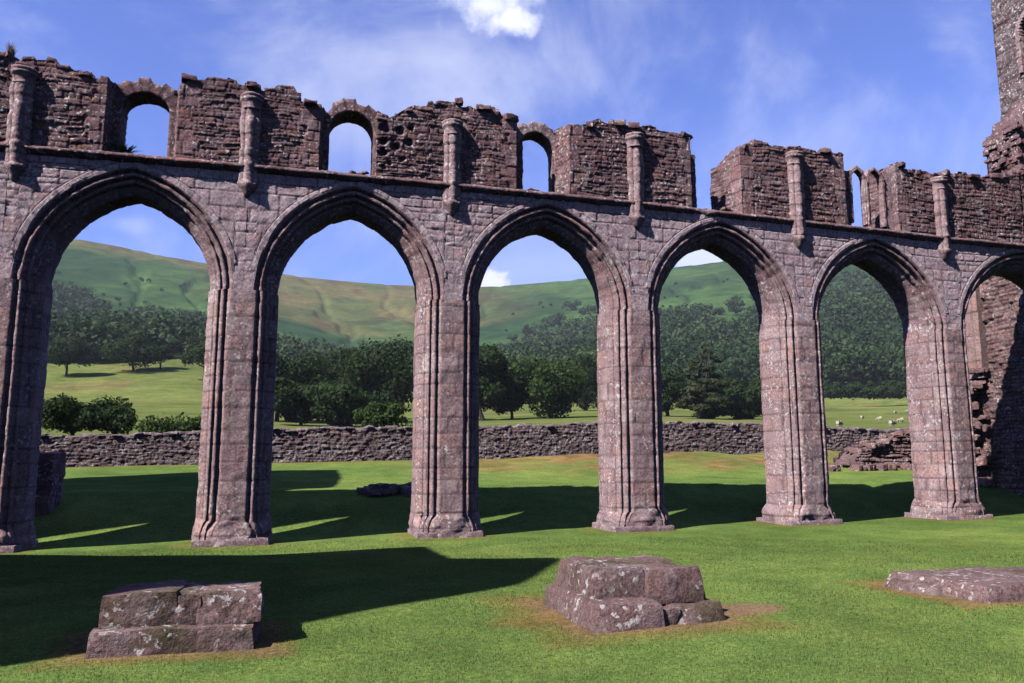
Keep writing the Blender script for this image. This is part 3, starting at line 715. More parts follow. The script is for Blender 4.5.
# crossing tower at the right edge
tw = empty('crossing_tower', (23.5, 14, 0))
tag(tw, 'tall crossing tower of coursed stone rising at the right edge above the arcade', 'tower')
TX = 21.75
def tower_face():
    acc = Acc(); y0, y1 = 8.8, 19.72
    # west face with a narrow blind lancet near the north corner
    s = np.linspace(y0, y1, 300); z = np.linspace(7.5, 22, 330)
    S, Z = np.meshgrid(s, z, indexing='ij')
    jt, r1, r2, r3, _ = masonry(S, Z, 81, rows=(.13, .28), widths=(.2, .6), joint=.018)
    P = np.stack([np.full_like(S, TX), S, Z], -1)
    d = (r1-.5)*.05-jt*.035+.02*fbm(P, 5, 3, 4)
    yl, zl = 18.38, 15.0
    inside = (np.abs(S-yl) < .32) & (Z > zl-1.3) & (Z < zl) | (np.hypot(S-yl, (Z-zl)*.6) < .32) & (Z >= zl)
    P[..., 0] -= d; P[..., 0] += np.where(inside, .45, 0)
    acc.grid(P, tint3(np.clip(r2+.2*fbm(P, 2, 2, 3), 0, 1), r3, jt), flip=False)
    # north, south, east and top
    for (xa, ya, xb, yb, fl) in ((TX, y1, TX+9, y1, 0), (TX+9, y1, TX+9, y0, 0), (TX+9, y0, TX, y0, 0)):
        t = np.linspace(0, 1, 90); zz = np.linspace(-.3, 22, 120); A, Z2 = np.meshgrid(t, zz, indexing='ij')
        X = xa+(xb-xa)*A; Yq = ya+(yb-ya)*A
        jt, r1, r2, r3, _ = masonry(A*9, Z2, 83, rows=(.2, .34), widths=(.3, .7), joint=.04)
        acc.grid(np.stack([X, Yq, Z2], -1), tint3(r2, r3, jt))
    g = np.zeros((2, 2, 3)); g[..., 2] = 22; g[0, :, 0] = TX; g[1, :, 0] = TX+9; g[:, 0, 1] = y0; g[:, 1, 1] = y1; acc.grid(g)
    acc.build('tower_wall', TOWER, tw)
    a = Acc()
    for q in range(15):
        ang = math.pi*q/14
        for rr_ in (0,):
            rock(a, TX-.02, 18.38+.40*math.cos(ang), 15.0+.52*math.sin(ang), .09, .075, .075, 0, q, rnd=.2, amp=.02, n=5, tint=np.array([.7, .3, 0]))
    for q in range(5):
        for sgn in (-1, 1): rock(a, TX-.02, 18.38+sgn*.41, 13.82+q*.26, .08, .07, .125, 0, 40+q, rnd=.15, amp=.02, n=5, tint=np.array([.6, .3, 0]))
    a.build('window_surround', SOFT, tw)
    # lower walls of the tower, open arch towards the nave on the west side
    for (ya, yb) in ((8.8, 10.2), (18.2, 19.72)):
        a = Acc(); s = np.linspace(ya, yb, 40); z = np.linspace(-.3, 7.5, 160); S, Z = np.meshgrid(s, z, indexing='ij')
        jt, r1, r2, r3, _ = masonry(S, Z, 85, rows=(.2, .34), widths=(.3, .7), joint=.02); X = TX-(r1-.5)*.03+jt*.02
        a.grid(np.stack([X, S, Z], -1), tint3(r2, r3, jt), flip=False)
        a.build('tower_pier', TOWER, tw)
tower_face()

# west wall of the transept, seen through the last arch
tr = empty('transept_wall', (22, 21.5, 0))
tag(tr, 'rough broken transept wall with a pale dressed window jamb behind the last arch', 'ruined wall')
def transept():
    acc = Acc()
    z = np.linspace(-.2, 11.0, 330)
    ya = 17.9
    def yend(z): 
        w = fbm(np.stack([z*0, z*0, z], -1), 1.6, 3, 5)*.22+fbm(np.stack([z*0, z*0, z], -1), 5, 2, 6)*.08
        return np.interp(z, [0, 1.0, 2.0, 3.0, 3.8, 4.2, 4.5, 11], [22.9, 22.85, 22.95, 22.95, 22.95, 22.75, 22.35, 22.35])+np.where(z < 4.3, w, w*.12)
    ye = yend(z); n = 210; t = np.linspace(0, 1, n)
    S = ya+(ye-ya)[None, :]*t[:, None]; Z = np.repeat(z[None], n, 0)
    jt, r1, r2, r3, _ = masonry(S, Z, 91, rows=(.06, .17), widths=(.12, .5), joint=.022, wob=.03)
    P = np.stack([np.full_like(S, TX+.10), S, Z], -1)
    jamb = (Z > 4.2+.35*fbm(P, 2, 2, 3)) & (S > 21.05+.12*np.floor(vnoise(np.stack([Z*2.2, Z*0, Z*0], -1), 3)*2))
    ja, a1, a2, a3, _ = masonry(S, Z, 92, rows=(.3, .42), widths=(.6, .9), joint=.014)
    rough = np.where(jamb, (a1-.5)*.02-ja*.012+.10, (r1-.5)*.06-jt*.03+.14*fbm(P, 1.3, 3, 7)+.06*fbm(P, 5, 4, 8))
    P[..., 0] -= rough
    acc.grid(P, tint3(np.where(jamb, .6+.4*a2, r2), np.where(jamb, a3, r3), np.where(jamb, ja, jt)), flip=False)
    A = P[-1]; B = A+np.array([1.3, .05, 0]); k2 = np.linspace(0, 1, 20)[None, :, None]; g = A[:, None]*(1-k2)+B[:, None]*k2
    g = g+.08*fbm(g, 2.5, 3, 9)[..., None]*np.minimum(1, 4*k2); acc.grid(g, None, flip=False)
    acc.build('rubble_core', TRANSEPT, tr)
    a = Acc(); zz = np.linspace(4.35, 11, 120); s = np.linspace(21.15, 22.38, 40); S, Z = np.meshgrid(s, zz, indexing='ij')
    jt, r1, r2, r3, _ = masonry(S, Z, 94, rows=(.34, .5), widths=(.9, 1.2), joint=.014)
    P = np.stack([np.full_like(S, TX-.16)-.05*np.exp(-((S-21.30)/.06)**2), S, Z], -1); P[..., 0] -= (r1-.5)*.02-jt*.012+.012*fbm(P, 5, 3, 2)
    P2 = P.copy()
    a.grid(P, tint3(r2, r3, jt), flip=False)
    e = P[-1]; g = np.stack([e, e+np.array([.5, 0, 0])], 1); a.grid(g)
    e = P[0]; g = np.stack([e+np.array([.4, 0, 0]), e], 1); a.grid(g)
    a.build('window_jamb', DRESSED, tr)
    a = Acc(); rg = np.random.RandomState(4)
    for q in range(110):
        zz = rg.uniform(.2, 4.7); rock(a, TX+rg.uniform(-.28, .2), 22.5+rg.uniform(-1.1, .15)-.25*(zz > 4), zz, rg.uniform(.08, .2), rg.uniform(.1, .24), rg.uniform(.06, .16), rg.rand(), q, rnd=.45, amp=.05, n=7)
    a.build('fallen_facing', TRANSEPT, tr)
transept()

# ------------------------------------------------------------------ boundary wall
def boundary():
    acc = Acc(); x = np.arange(-24, 52, .045); yw = 34.0
    lo = wall_base_z(x)
    V_ = [(45, 436), (120, 434.5), (200, 433), (270, 431), (412, 428), (480, 427), (600, 424.5), (660, 423), (770, 424.5), (825, 428), (910, 431)]
    hx = []; hz = []
    for u, v in V_: q = at_y(u, v, yw); hx.append(q[0]); hz.append(q[1])
    top = np.interp(x, hx, hz)
    P0 = np.stack([x, x*0, x*0], -1); top = top+.05*fbm(P0, 1.2, 3, 5)+.10*(_hash(np.floor(x/.33).astype(np.int64), np.zeros(len(x), np.int64), np.zeros(len(x), np.int64), 5)-.5)
    m = 44; t = np.linspace(0, 1, m)
    X = np.repeat(x[:, None], m, 1); Z = (lo-.3)[:, None]+(top-lo+.3)[:, None]*t[None]
    jt, r1, r2, r3, _ = masonry(X, Z, 55, rows=(.05, .14), widths=(.08, .26), joint=.017, wob=.09)
    P = np.stack([X, np.full_like(X, yw), Z], -1); P[..., 1] -= (r1-.5)*.055-jt*.032+.012*fbm(P, 3, 3, 3)+.012*fbm(P, 12, 3, 4)
    acc.grid(P, tint3(np.where(r2 > .78, 1, r2*.55), r3, jt))
    k = np.linspace(0, 1, 9)[None, :, None]; a = P[:, -1][:, None]; b2 = a+np.array([0, .55, 0]); g = a*(1-k)+b2*k
    g[..., 2] += .07*np.sin(math.pi*k[..., 0])+.07*fbm(g, 4, 3, 8)*np.sin(math.pi*k[..., 0]); acc.grid(g, np.full(g.shape, .6))
    Bk = P[:, ::6].copy(); Bk[..., 1] = yw+.55; acc.grid(Bk, None, flip=True)
    rg = np.random.RandomState(8); xx = -12.
    while xx < 40:
        w = rg.uniform(.1, .26); zt_ = float(np.interp(xx+w, x, top)); rock(acc, xx+w, yw+rg.uniform(.05, .4), zt_+.02, w, .2, rg.uniform(.03, .065), rg.uniform(-.2, .2), rg.randint(999), rnd=.3, amp=.03, n=5, tint=np.array([rg.uniform(.5, 1), .3, 0])); xx += 1.8*w+rg.uniform(0, .06)
    o = acc.build('boundary_wall', FIELDSTONE); tag(o, 'low dry stone boundary wall running behind the arcade across the meadow', 'stone wall')
boundary()

# ------------------------------------------------------------------ stumps of the lost piers
def stump(name, label, stones, at):
    e = empty(name, at); tag(e, label, 'pier stump', 'stumps of the lost nave piers')
    for i, st in enumerate(stones):
        acc = Acc(); cx, cy, cz, sx, sy, sz, rot, amp, rnd, tp = st
        rock(acc, cx, cy, cz, sx, sy, sz, rot, 500+i*13+int(at[0]*7), rnd=rnd, amp=amp, n=34, tint=np.array([random.uniform(.3, .7), random.uniform(.2, .7), 0]), freq=.62, taper=tp)
        acc.build('stone_block', STUMP, e)
stump('pier_stump', 'shaded low pier stump of two stone courses lying in the tower shadow', [
    (-1.13, 8.22, .08, .47, .50, .135, .02, .040, .16, .04), (-.46, 8.20, .08, .25, .48, .13, -.03, .035, .18, .05),
    (-1.20, 8.29, .335, .34, .42, .150, .0, .05, .22, .06), (-.80, 8.30, .33, .10, .40, .145, .0, .04, .2, .0), (-.46, 8.27, .335, .29, .41, .155, -.02, .06, .24, .10)], (-.93, 8.24, 0))
stump('pier_stump', 'sunlit pier stump with rounded upper stones in a ring of bare earth', [
    (3.25, 8.34, .10, .41, .88, .165, .0, .045, .20, .10), (4.00, 8.26, .085, .34, .70, .15, .05, .055, .35, .12), (3.66, 8.08, .07, .14, .50, .13, .0, .04, .25, .0),
    (3.31, 8.50, .37, .345, .68, .185, -.02, .05, .16, .16), (3.86, 8.46, .37, .34, .68, .18, .05, .05, .18, .14), (4.14, 8.36, .29, .15, .44, .13, .1, .05, .5, .2), (3.12, 8.12, .29, .15, .30, .13, .1, .05, .5, .2)], (3.56, 8.42, 0))
stump('pier_stump', 'broad flat worn stone slab barely above the grass at the right edge', [
    (8.30, 8.38, .085, .86, .86, .165, .03, .035, .22, .12), (9.55, 8.25, .09, .58, .86, .16, -.05, .035, .22, .1), (7.58, 8.60, .06, .30, .46, .13, .2, .05, .6, .25)], (8.6, 8.5, .05))

# remains behind the arcade
def low_ruin(name, label, cat, fn, at, mat):
    acc = Acc(); fn(acc); o = acc.build(name, mat); tag(o, label, cat); return o
def f1(acc):
    rg = np.random.RandomState(3)
    for q in range(26):
        x = rg.uniform(2.0, 4.4); y = 21.7+rg.uniform(-.25, .25); rock(acc, x, y, gz(x, y)+.06, rg.uniform(.15, .3), .22, rg.uniform(.06, .14), rg.rand(), q, rnd=.3, amp=.05, n=7)
low_ruin('low_footing', 'dark low line of footing stones in the shade between the second and third piers', 'footing', f1, (3, 21.7, 0), FIELDSTONE)
def f2(acc):
    rg = np.random.RandomState(5)
    for q in range(12):
        x = rg.uniform(9.0, 10.6); y = 22.1+rg.uniform(-.2, .2); rock(acc, x, y, gz(x, y)+.05, rg.uniform(.15, .3), .22, rg.uniform(.06, .12), rg.rand(), q, rnd=.3, amp=.05, n=7)
low_ruin('low_footing', 'short dark footing stones in the shade just left of the fourth pier', 'footing', f2, (9, 22, 0), FIELDSTONE)
def f3(acc):
    P = []
    for (x0, x1, y0, y1, z0, z1, s) in ((-8.6, -5.12, 20.6, 21.7, -.1, 1.85, 3),):
        rock(acc, (x0+x1)/2, (y0+y1)/2, (z0+z1)/2, (x1-x0)/2, (y1-y0)/2, (z1-z0)/2, 0, s, rnd=.04, amp=.05, n=50, freq=2)
    rg = np.random.RandomState(5)
    for q in range(14): rock(acc, rg.uniform(-7, -5.6), rg.uniform(20.8, 21.5), 1.8, rg.uniform(.1, .25), .15, .06, rg.rand(), q, rnd=.3, amp=.04, n=6)
low_ruin('wall_stub', 'dark square stub of walling in shadow behind the leftmost pier', 'wall stub', f3, (-6, 21, 0), RUBBLE)
def f4(acc):
    # sunlit remnant that steps up to the right behind the last piers
    yw = 26.5
    pts = [(829, 489), (832, 478), (857, 476), (859, 459), (866, 451), (880, 444), (890, 443), (905, 436), (915, 434), (935, 428), (960, 424)]
    X0, X1 = at_y(829, 470, yw)[0], at_y(958, 470, yw)[0]
    tx = [at_y(u, v, yw) for u, v in pts[1:]]; x = np.linspace(X0, X1, 300)
    top = np.interp(x, [q[0] for q in tx], [q[1] for q in tx])
    lo = ground_z(x, x*0+yw)-.2; m = 90; t = np.linspace(0, 1, m)
    X = np.repeat(x[:, None], m, 1); Z = lo[:, None]+(top-lo)[:, None]*t
    jt, r1, r2, r3, _ = masonry(X, Z, 58, rows=(.07, .2), widths=(.15, .5), joint=.024, wob=.04)
    # leans back as it rises
    P = np.stack([X, yw+.30*(Z-lo[:, None]), Z], -1); P[..., 1] -= (r1-.5)*.12-jt*.06+.25*fbm(P, 1.0, 3, 3); P[..., 2] += .05*fbm(P, 3, 3, 4)
    acc.grid(P, tint3(r2, r3, jt))
    k = np.linspace(0, 1, 12)[None, :, None]; a = P[:, -1][:, None]; b2 = a+np.array([0, 1.3, -.15]); g = a*(1-k)+b2*k; g[..., 2] += .10*fbm(g, 3, 3, 8); acc.grid(g)
    a = P[0][:, None]; b2 = a+np.array([.1, 1.3, 0]); g = a*(1-k)+b2*k; acc.grid(g)
    B = P.copy(); B[..., 1] = B[:, -1:, 1]+1.3; acc.grid(B[::3, ::3], None, flip=True)
    rg = np.random.RandomState(15)
    for q in range(40):
        xx = rg.uniform(X0, X1); zt_ = float(np.interp(xx, x, top)); rock(acc, xx, yw+rg.uniform(.2, 1.2), zt_+rg.uniform(-.1, .04), rg.uniform(.1, .25), .2, rg.uniform(.06, .13), rg.rand(), q, rnd=.4, amp=.05, n=6)
    for q in range(14):
        xx = rg.uniform(X0-.4, X1); rock(acc, xx, yw-.15, gz(xx, yw-.15)+.08, rg.uniform(.12, .25), .2, rg.uniform(.08, .15), rg.rand(), q+60, rnd=.4, amp=.05, n=6)
low_ruin('collapsed_wall', 'pinkish collapsed wall remnant stepping up towards the sixth pier', 'ruined wall', f4, (20, 26, 0), TRANSEPT)

# ------------------------------------------------------------------ vegetation
def leaf_mat(name, a, b2, c2, trans=.25):
    m, nt, b = new_mat(name); k = NB(nt)
    t = k.sep(k.attr('tint').outputs['Color']); pos = k.n('ShaderNodeNewGeometry').outputs['Position']
    c = k.mix(t[0], a, b2); c = k.mix(k.math('MULTIPLY', k.ramp(t[1], .6, 1), .6), c, c2)
    k.set(b.inputs['Base Color'], c); b.inputs['Roughness'].default_value = .7
    tr_ = k.n('ShaderNodeBsdfTranslucent'); k.set(tr_.inputs[0], k.mix(.5, c, (.08, .14, .02)))
    mx = k.n('ShaderNodeMixShader'); mx.inputs[0].default_value = trans
    nt.links.new(b.outputs[0], mx.inputs[1]); nt.links.new(tr_.outputs[0], mx.inputs[2])
    nt.links.new(mx.outputs[0], nt.nodes['Material Output'].inputs[0])
    return m
LEAF_DARK = leaf_mat('dark_foliage', (.012, .026, .010), (.030, .056, .016), (.05, .075, .02))
LEAF_MID = leaf_mat('mid_foliage', (.020, .045, .012), (.048, .085, .020), (.075, .105, .025))
LEAF_FAR = leaf_mat('far_foliage', (.018, .042, .020), (.054, .094, .036), (.090, .120, .040), .18)
LEAF_CON = leaf_mat('conifer_foliage', (.020, .030, .013), (.045, .058, .024), (.07, .075, .03), .1)
BARK, nt, b = new_mat('bark'); k = NB(nt); k.set(b.inputs['Base Color'], k.mix(k.noise(k.n('ShaderNodeNewGeometry').outputs['Position'], 6, 5, .7), (.03, .022, .016), (.09, .07, .055)))

def leaves(rg, cen, nrm, size, flat=.5):
    """one bent quad per centre"""
    n = len(cen)
    nr = nrm+rg.normal(0, flat, (n, 3)); nr /= np.linalg.norm(nr, axis=1, keepdims=True)+1e-9
    a = np.cross(nr, rg.normal(0, 1, (n, 3))); a /= np.linalg.norm(a, axis=1, keepdims=True)+1e-9; b2 = np.cross(nr, a)
    s = (size*rg.uniform(.6, 1.35, n))[:, None]; asp = rg.uniform(.55, 1.0, n)[:, None]
    V = np.stack([cen-a*s, cen-b2*s*asp+nr*s*.15, cen+a*s, cen+b2*s*asp-nr*s*.15], 1).reshape(-1, 3)
    Q = np.arange(4*n).reshape(n, 4); return V, Q
def crown(rg, c, rx, rz, nl, nleaf, size, kind='round', low=False):
    """leaf clumps round c (centre of the crown)"""
    L = []; N = []; T = []
    if kind == 'round':
        cc = rg.normal(0, 1, (nl, 3)); cc /= np.linalg.norm(cc, axis=1, keepdims=True); cc[:, 2] = np.abs(cc[:, 2])*1.05-.35 if not low else cc[:, 2]*.95
        rad = rg.uniform(.45, .85, (nl, 1)); ctr = cc*rad*np.array([rx, rx, rz]); lr = rg.uniform(.24, .46, nl)*rx
        ctr = np.vstack([ctr, [[0, 0, 0]]]); lr = np.append(lr, rx*.55)
    else:                                         # tiers of a conifer
        ctr = []; lr = []
        for q in range(nl):
            f = (q+rg.rand())/nl; a = rg.uniform(0, 6.28); w = rx*(1-f)**.55*rg.uniform(.35, 1); ctr.append((w*math.cos(a), w*math.sin(a), (f*2-1)*rz)); lr.append(.30*rx*(1.15-f))
        ctr = np.array(ctr); lr = np.array(lr)
    w = lr**2; w /= w.sum()
    pick = rg.choice(len(lr), nleaf, p=w)
    d = rg.normal(0, 1, (nleaf, 3)); d /= np.linalg.norm(d, axis=1, keepdims=True)
    rr = rg.uniform(.55, 1.05, nleaf)**.6*(1+.25*rg.normal(0, .5, nleaf))
    sq = np.array([1, 1, .8 if kind == 'round' else .32])
    p = ctr[pick]+d*(lr[pick]*rr)[:, None]*sq
    lob = rg.rand(len(lr)); t = np.clip(.25+.5*lob[pick]+rg.uniform(-.25, .25, nleaf), 0, 1)
    V, Q = leaves(rg, p+np.array(c), d, size)
    tt = np.repeat(np.stack([t, rg.rand(nleaf), t*0], -1), 4, axis=0)
    return V, Q, tt, ctr+np.array(c), lr
def limb(acc, a, b2, r0, r1, n=7, rg=None):
    a = np.array(a, float); b2 = np.array(b2, float); m = 7; t = np.linspace(0, 1, m); ax = b2-a; l = np.linalg.norm(ax)
    s = np.cross(ax, [0.3, .9, .2]); s /= np.linalg.norm(s)+1e-9; u = np.cross(ax/l, s)
    bend = (rg.normal(0, .06*l, 3) if rg is not None else np.zeros(3))
    th = np.linspace(0, 2*math.pi, n, endpoint=False)
    P = np.zeros((n, m, 3))
    for j in range(m):
        c = a+ax*t[j]+bend*math.sin(math.pi*t[j]); r = r0+(r1-r0)*t[j]; P[:, j] = c+r*(np.cos(th)[:, None]*s+np.sin(th)[:, None]*u)
    acc.grid(P, None, wrap=True)
def tree(name, label, x, y, h, w, seed, mat, group=None, kind='round', nleaf=2600, size=.3, trunk_f=.22, cat='tree'):
    rg = np.random.RandomState(seed); z = gz(x, y)-.1
    e = empty(name, (x, y, z)); tag(e, label, cat, group)
    tf = trunk_f
    cz = z+h*(tf+(1-tf)/2); rz = h*(1-tf)/2*1.0
    V, Q, tt, ctr, lr = crown(rg, (x, y, cz), w/2, rz, (22 if tf < .05 else 15) if kind == 'round' else 34, nleaf, size, kind, tf < .05)
    V[:, 2] = np.maximum(V[:, 2], z+.1)
    mesh_obj('crown', V, Q, mat, e, tt, smooth_shade=False)
    acc = Acc(); tr0 = .028*h+.05
    limb(acc, (x, y, z-.2), (x+rg.normal(0, .02*h), y, z+h*(.62 if kind == 'round' else .95)), tr0, tr0*.35, 9, rg)
    order = rg.permutation(len(lr))[:9]
    for q in order: limb(acc, (x, y, z+h*rg.uniform(max(.12, tf*.8), .45)), ctr[q], tr0*.45, tr0*.1, 6, rg)
    acc.build('trunk', BARK, e)
    return e
def tree_px(name, label, u, vb, vt, wpx, r, seed, mat, **kw):
    x, y, _ = at_r(u, vb, r)
    d = sight(u, vb); dist = (x*fw[0]+y*fw[1])
    z0 = gz(x, y); ztop = at_r(u, vt, r)[2]; h = max(1.0, ztop-z0)
    return tree(name, label, x, y, h, wpx*dist/F*1.0, seed, mat, **kw)

NEAR = 'dark trees beyond the boundary wall'
# first opening
tree_px('field_shrub', 'round dark shrub just over the boundary wall, lower left of the first arch opening', 70, 440, 393, 62, 52, 1, LEAF_DARK, trunk_f=.05, nleaf=5200, size=.10, cat='shrub', group='shrubs along the boundary wall')
tree_px('field_shrub', 'dark peaked shrub beside the round one over the boundary wall', 112, 440, 396, 60, 54, 2, LEAF_DARK, trunk_f=.05, nleaf=5000, size=.10, cat='shrub', group='shrubs along the boundary wall')
tree_px('field_shrub', 'low spreading bush along the wall beside the second pier', 168, 440, 416, 66, 50, 3, LEAF_MID, trunk_f=.03, nleaf=3200, size=.09, cat='shrub', group='shrubs along the boundary wall')
tree_px('field_shrub', 'light green leafy bush touching the left side of the second pier', 205, 440, 402, 34, 50, 4, LEAF_MID, trunk_f=.05, nleaf=1800, size=.10, cat='shrub', group='shrubs along the boundary wall')
tree_px('field_tree', 'spreading hedgerow tree with a visible trunk at the edge of the sloping pasture', 134, 374, 334, 62, 247, 5, LEAF_DARK, group='trees at the head of the pasture', nleaf=6000, size=.32, trunk_f=.08)
tree_px('field_tree', 'small slim tree on the pasture right of the spreading one', 160, 374, 341, 24, 252, 6, LEAF_DARK, group='trees at the head of the pasture', nleaf=3000, size=.3, trunk_f=.12)
tree_px('field_tree', 'dark rounded tree half hidden behind the second pier at the pasture edge', 204, 378, 330, 50, 225, 7, LEAF_DARK, group='trees at the head of the pasture', nleaf=6000, size=.32, trunk_f=.08)
tree_px('field_tree', 'dark tree at the left end of the pasture beside the first pier', 66, 378, 335, 50, 240, 8, LEAF_DARK, group='trees at the head of the pasture', nleaf=6000, size=.32, trunk_f=.08)
tree_px('field_tree', 'tall dark tree behind the spreading hedgerow tree', 100, 374, 322, 56, 277, 9, LEAF_DARK, group='trees at the head of the pasture', nleaf=6000, size=.32, trunk_f=.08)
# second opening
for i, (u, vb, vt, w, r, lab) in enumerate((
    (276, 436, 346, 69, 118, 'dark tree touching the right side of the second pier'),
    (318, 436, 352, 78, 127, 'broad dark tree in the middle of the second arch opening'),
    (352, 436, 344, 71, 139, 'dark tree with a domed crown right of centre in the second opening'),
    (388, 436, 341, 87, 121, 'tall rounded dark tree beside the third pier'),
    (300, 436, 372, 67, 104, 'lower dark tree in front of the second opening group'),
    (348, 436, 380, 67, 101, 'low dense tree standing in front of the domed one'))):
    tree_px('broadleaf_tree', lab, u, vb, vt, w, r, 30+i, LEAF_DARK, group=NEAR, nleaf=9500, size=.24, trunk_f=.0)
tree_px('field_shrub', 'grey green bush in front of the tall trees near the third pier', 382, 436, 396, 54, 58, 41, LEAF_MID, trunk_f=.04, nleaf=4200, size=.11, cat='shrub', group='shrubs along the boundary wall')
# third opening
for i, (u, vb, vt, w, r, lab, m) in enumerate((
    (484, 430, 343, 62, 116, 'very dark tall tree touching the right side of the third pier', LEAF_DARK),
    (512, 430, 362, 56, 121, 'dark tree between the tall one and the broad green one', LEAF_DARK),
    (548, 426, 352, 80, 118, 'broad mid green tree in the middle of the third opening', LEAF_MID),
    (586, 416, 346, 51, 174, 'dark tree just left of the fourth pier', LEAF_DARK),
    (440, 434, 350, 67, 121, 'dark tree hidden behind the third pier', LEAF_DARK))):
    tree_px('broadleaf_tree', lab, u, vb, vt, w, r, 50+i, m, group=NEAR, nleaf=9500, size=.24, trunk_f=.0)
tree_px('field_shrub', 'small dark bush on the bright field beside the fourth pier', 600, 413, 396, 18, 150, 60, LEAF_MID, trunk_f=.05, nleaf=700, size=.2, cat='shrub', group='shrubs along the boundary wall')
# fourth opening
tree_px('conifer_tree', 'layered conifer with drooping tiers in the fourth opening', 708, 424, 344, 70, 118, 61, LEAF_CON, kind='tiers', nleaf=9000, size=.22, trunk_f=.06, group=NEAR)
for i, (u, vb, vt, w, r, lab) in enumerate((
    (668, 424, 356, 49, 130, 'dark tree touching the right side of the fourth pier'),
    (746, 424, 386, 56, 127, 'low dark tree right of the layered conifer'),
    (770, 420, 372, 49, 152, 'dark tree against the left side of the fifth pier'),
    (730, 424, 372, 44, 150, 'shadowed tree close behind the layered conifer'))):
    tree_px('broadleaf_tree', lab, u, vb, vt, w, r, 70+i, LEAF_DARK, group=NEAR, nleaf=8000, size=.24, trunk_f=.0)
# hedge behind the sheep field
def hedge():
    rg = np.random.RandomState(7); V = []; Q = []; T = []; n = 0
    for u in np.arange(770, 1010, 6):
        r = 262; x, y, _ = at_r(u, 405, r); z = gz(x, y); c = (x, y, z+4.2)
        v, q, t, _, _ = crown(rg, c, 4.0, 4.8*rg.uniform(.85, 1.1), 6, 700, .42); v[:, 2] = np.maximum(v[:, 2], z+.05)
        V.append(v); Q.append(q+n); T.append(t); n += len(v)
    o = mesh_obj('field_hedge', np.concatenate(V), np.concatenate(Q), LEAF_DARK, None, np.concatenate(T), smooth_shade=False)
    tag(o, 'long dark clipped hedge at the top of the sheep field behind the fifth arch', 'hedge')
hedge()

# woods on the hillside: one mass
def woods():
    rg = np.random.RandomState(17); V = []; Q = []; T = []; n = 0; cnt = 0
    def dens(u, v):
        d = 0
        lo = np.interp(u, [-300, 50, 120, 205, 270, 330, 412, 478, 600, 663, 700, 765, 820, 913, 1300], [366, 364, 362, 354, 366, 385, 392, 395, 390, 402, 402, 395, 388, 387, 387])
        hi = np.interp(u, [-300, 50, 80, 100, 130, 170, 205, 240, 270, 340, 412, 478, 520, 560, 600, 640, 663, 700, 740, 765, 820, 870, 913, 1300],
                       [270, 286, 296, 306, 314, 324, 326, 340, 356, 362, 345, 360, 332, 316, 303, 310, 318, 312, 303, 296, 285, 268, 262, 240])
        return (v < lo) & (v > hi)
    tries = 0
    while cnt < 2100 and tries < 120000:
        tries += 1
        u = rg.uniform(-160, 1180); r = 255*(860/255.)**(rg.rand()**.8)
        x, y, _ = at_r(u, 400, r); z = gz(x, y)
        d = np.array([x, y, z-EYE]); f = d@fw; v = 341.5-F*(d@up)/f; uu = 512+F*(d@rt)/f
        jit = 7*float(fbm(np.array([x, y, 0.]), 1/40., 2, 3))
        if not dens(uu, v+jit): continue
        if float(fbm(np.array([x, y, 5.]), 1/55., 2, 91)) > .36 and r > 380: continue
        if not (40 < uu < 980) and rg.rand() < .6: continue
        h = rg.uniform(9, 22)*(1 if r < 560 else .8); w = h*rg.uniform(.7, 1.3)
        near = r < 400
        v_, q, t, _, _ = crown(rg, (x, y, z+h*.42), w/2, h*.55, 7, 320 if near else 170, .75 if near else 1.0)
        st = float(fbm(np.array([x, y, 0.]), 1/70., 3, 90)); t[:, 0] = np.clip(t[:, 0]*.6+.15+.9*st+rg.uniform(-.2, .45), 0, 1); t[:, 1] *= rg.uniform(.3, 1.0)*(1.3 if st > .1 else .8)
        V.append(v_); Q.append(q+n); T.append(t); n += len(v_); cnt += 1
    # the near edge of the wood
    LOU = [-300, 50, 120, 205, 270, 330, 412, 478, 600, 663, 700, 765, 820, 913, 1300]; LOV = [366, 364, 362, 354, 366, 385, 392, 395, 390, 402, 402, 395, 388, 387, 387]
    for u in np.arange(-120, 1150, 6.0):
        for row in range(2):
            uu = u+rg.uniform(-4, 4); tv = np.interp(uu, LOU, LOV)-row*7-rg.uniform(0, 3)
            rs = np.linspace(220, 520, 120); ps = [at_r(uu, 400, q) for q in rs]; zs_ = ground_z(np.array([p[0] for p in ps]), np.array([p[1] for p in ps]))
            vv = np.array([341.5-F*(np.array([p[0], p[1], z_-EYE])@up)/(np.array([p[0], p[1], z_-EYE])@fw) for p, z_ in zip(ps, zs_)])
            q = int(np.argmin(np.abs(vv-tv))); x, y = ps[q][:2]; z = zs_[q]; h = rg.uniform(9, 15); w = h*rg.uniform(.8, 1.1)
            v_, qq, t, _, _ = crown(rg, (x, y, z+h*.42), w/2, h*.52, 8, 420, .6, low=True); v_[:, 2] = np.maximum(v_[:, 2], z)
            t[:, 0] = np.clip(t[:, 0]*.6+rg.uniform(-.1, .5), 0, 1); V.append(v_); Q.append(qq+n); T.append(t); n += len(v_)
    # scattered thorn bushes on the open hill
    for q in range(170):
        u = rg.uniform(30, 960); r = rg.uniform(420, 950); x, y, _ = at_r(u, 400, r); z = gz(x, y)
        if 205 < u < 470 and r > 640: continue
        h = rg.uniform(2.5, 6); v_, qq, t, _, _ = crown(rg, (x, y, z+h*.4), h*.6, h*.5, 4, 60, .7); V.append(v_); Q.append(qq+n); T.append(t*.7); n += len(v_)
    o = mesh_obj('hillside_woods', np.concatenate(V), np.concatenate(Q), LEAF_FAR, None, np.concatenate(T), smooth_shade=False)
    tag(o, 'dark broadleaf woods covering the lower hillside behind the arcade', 'woods', kind='stuff')
woods()

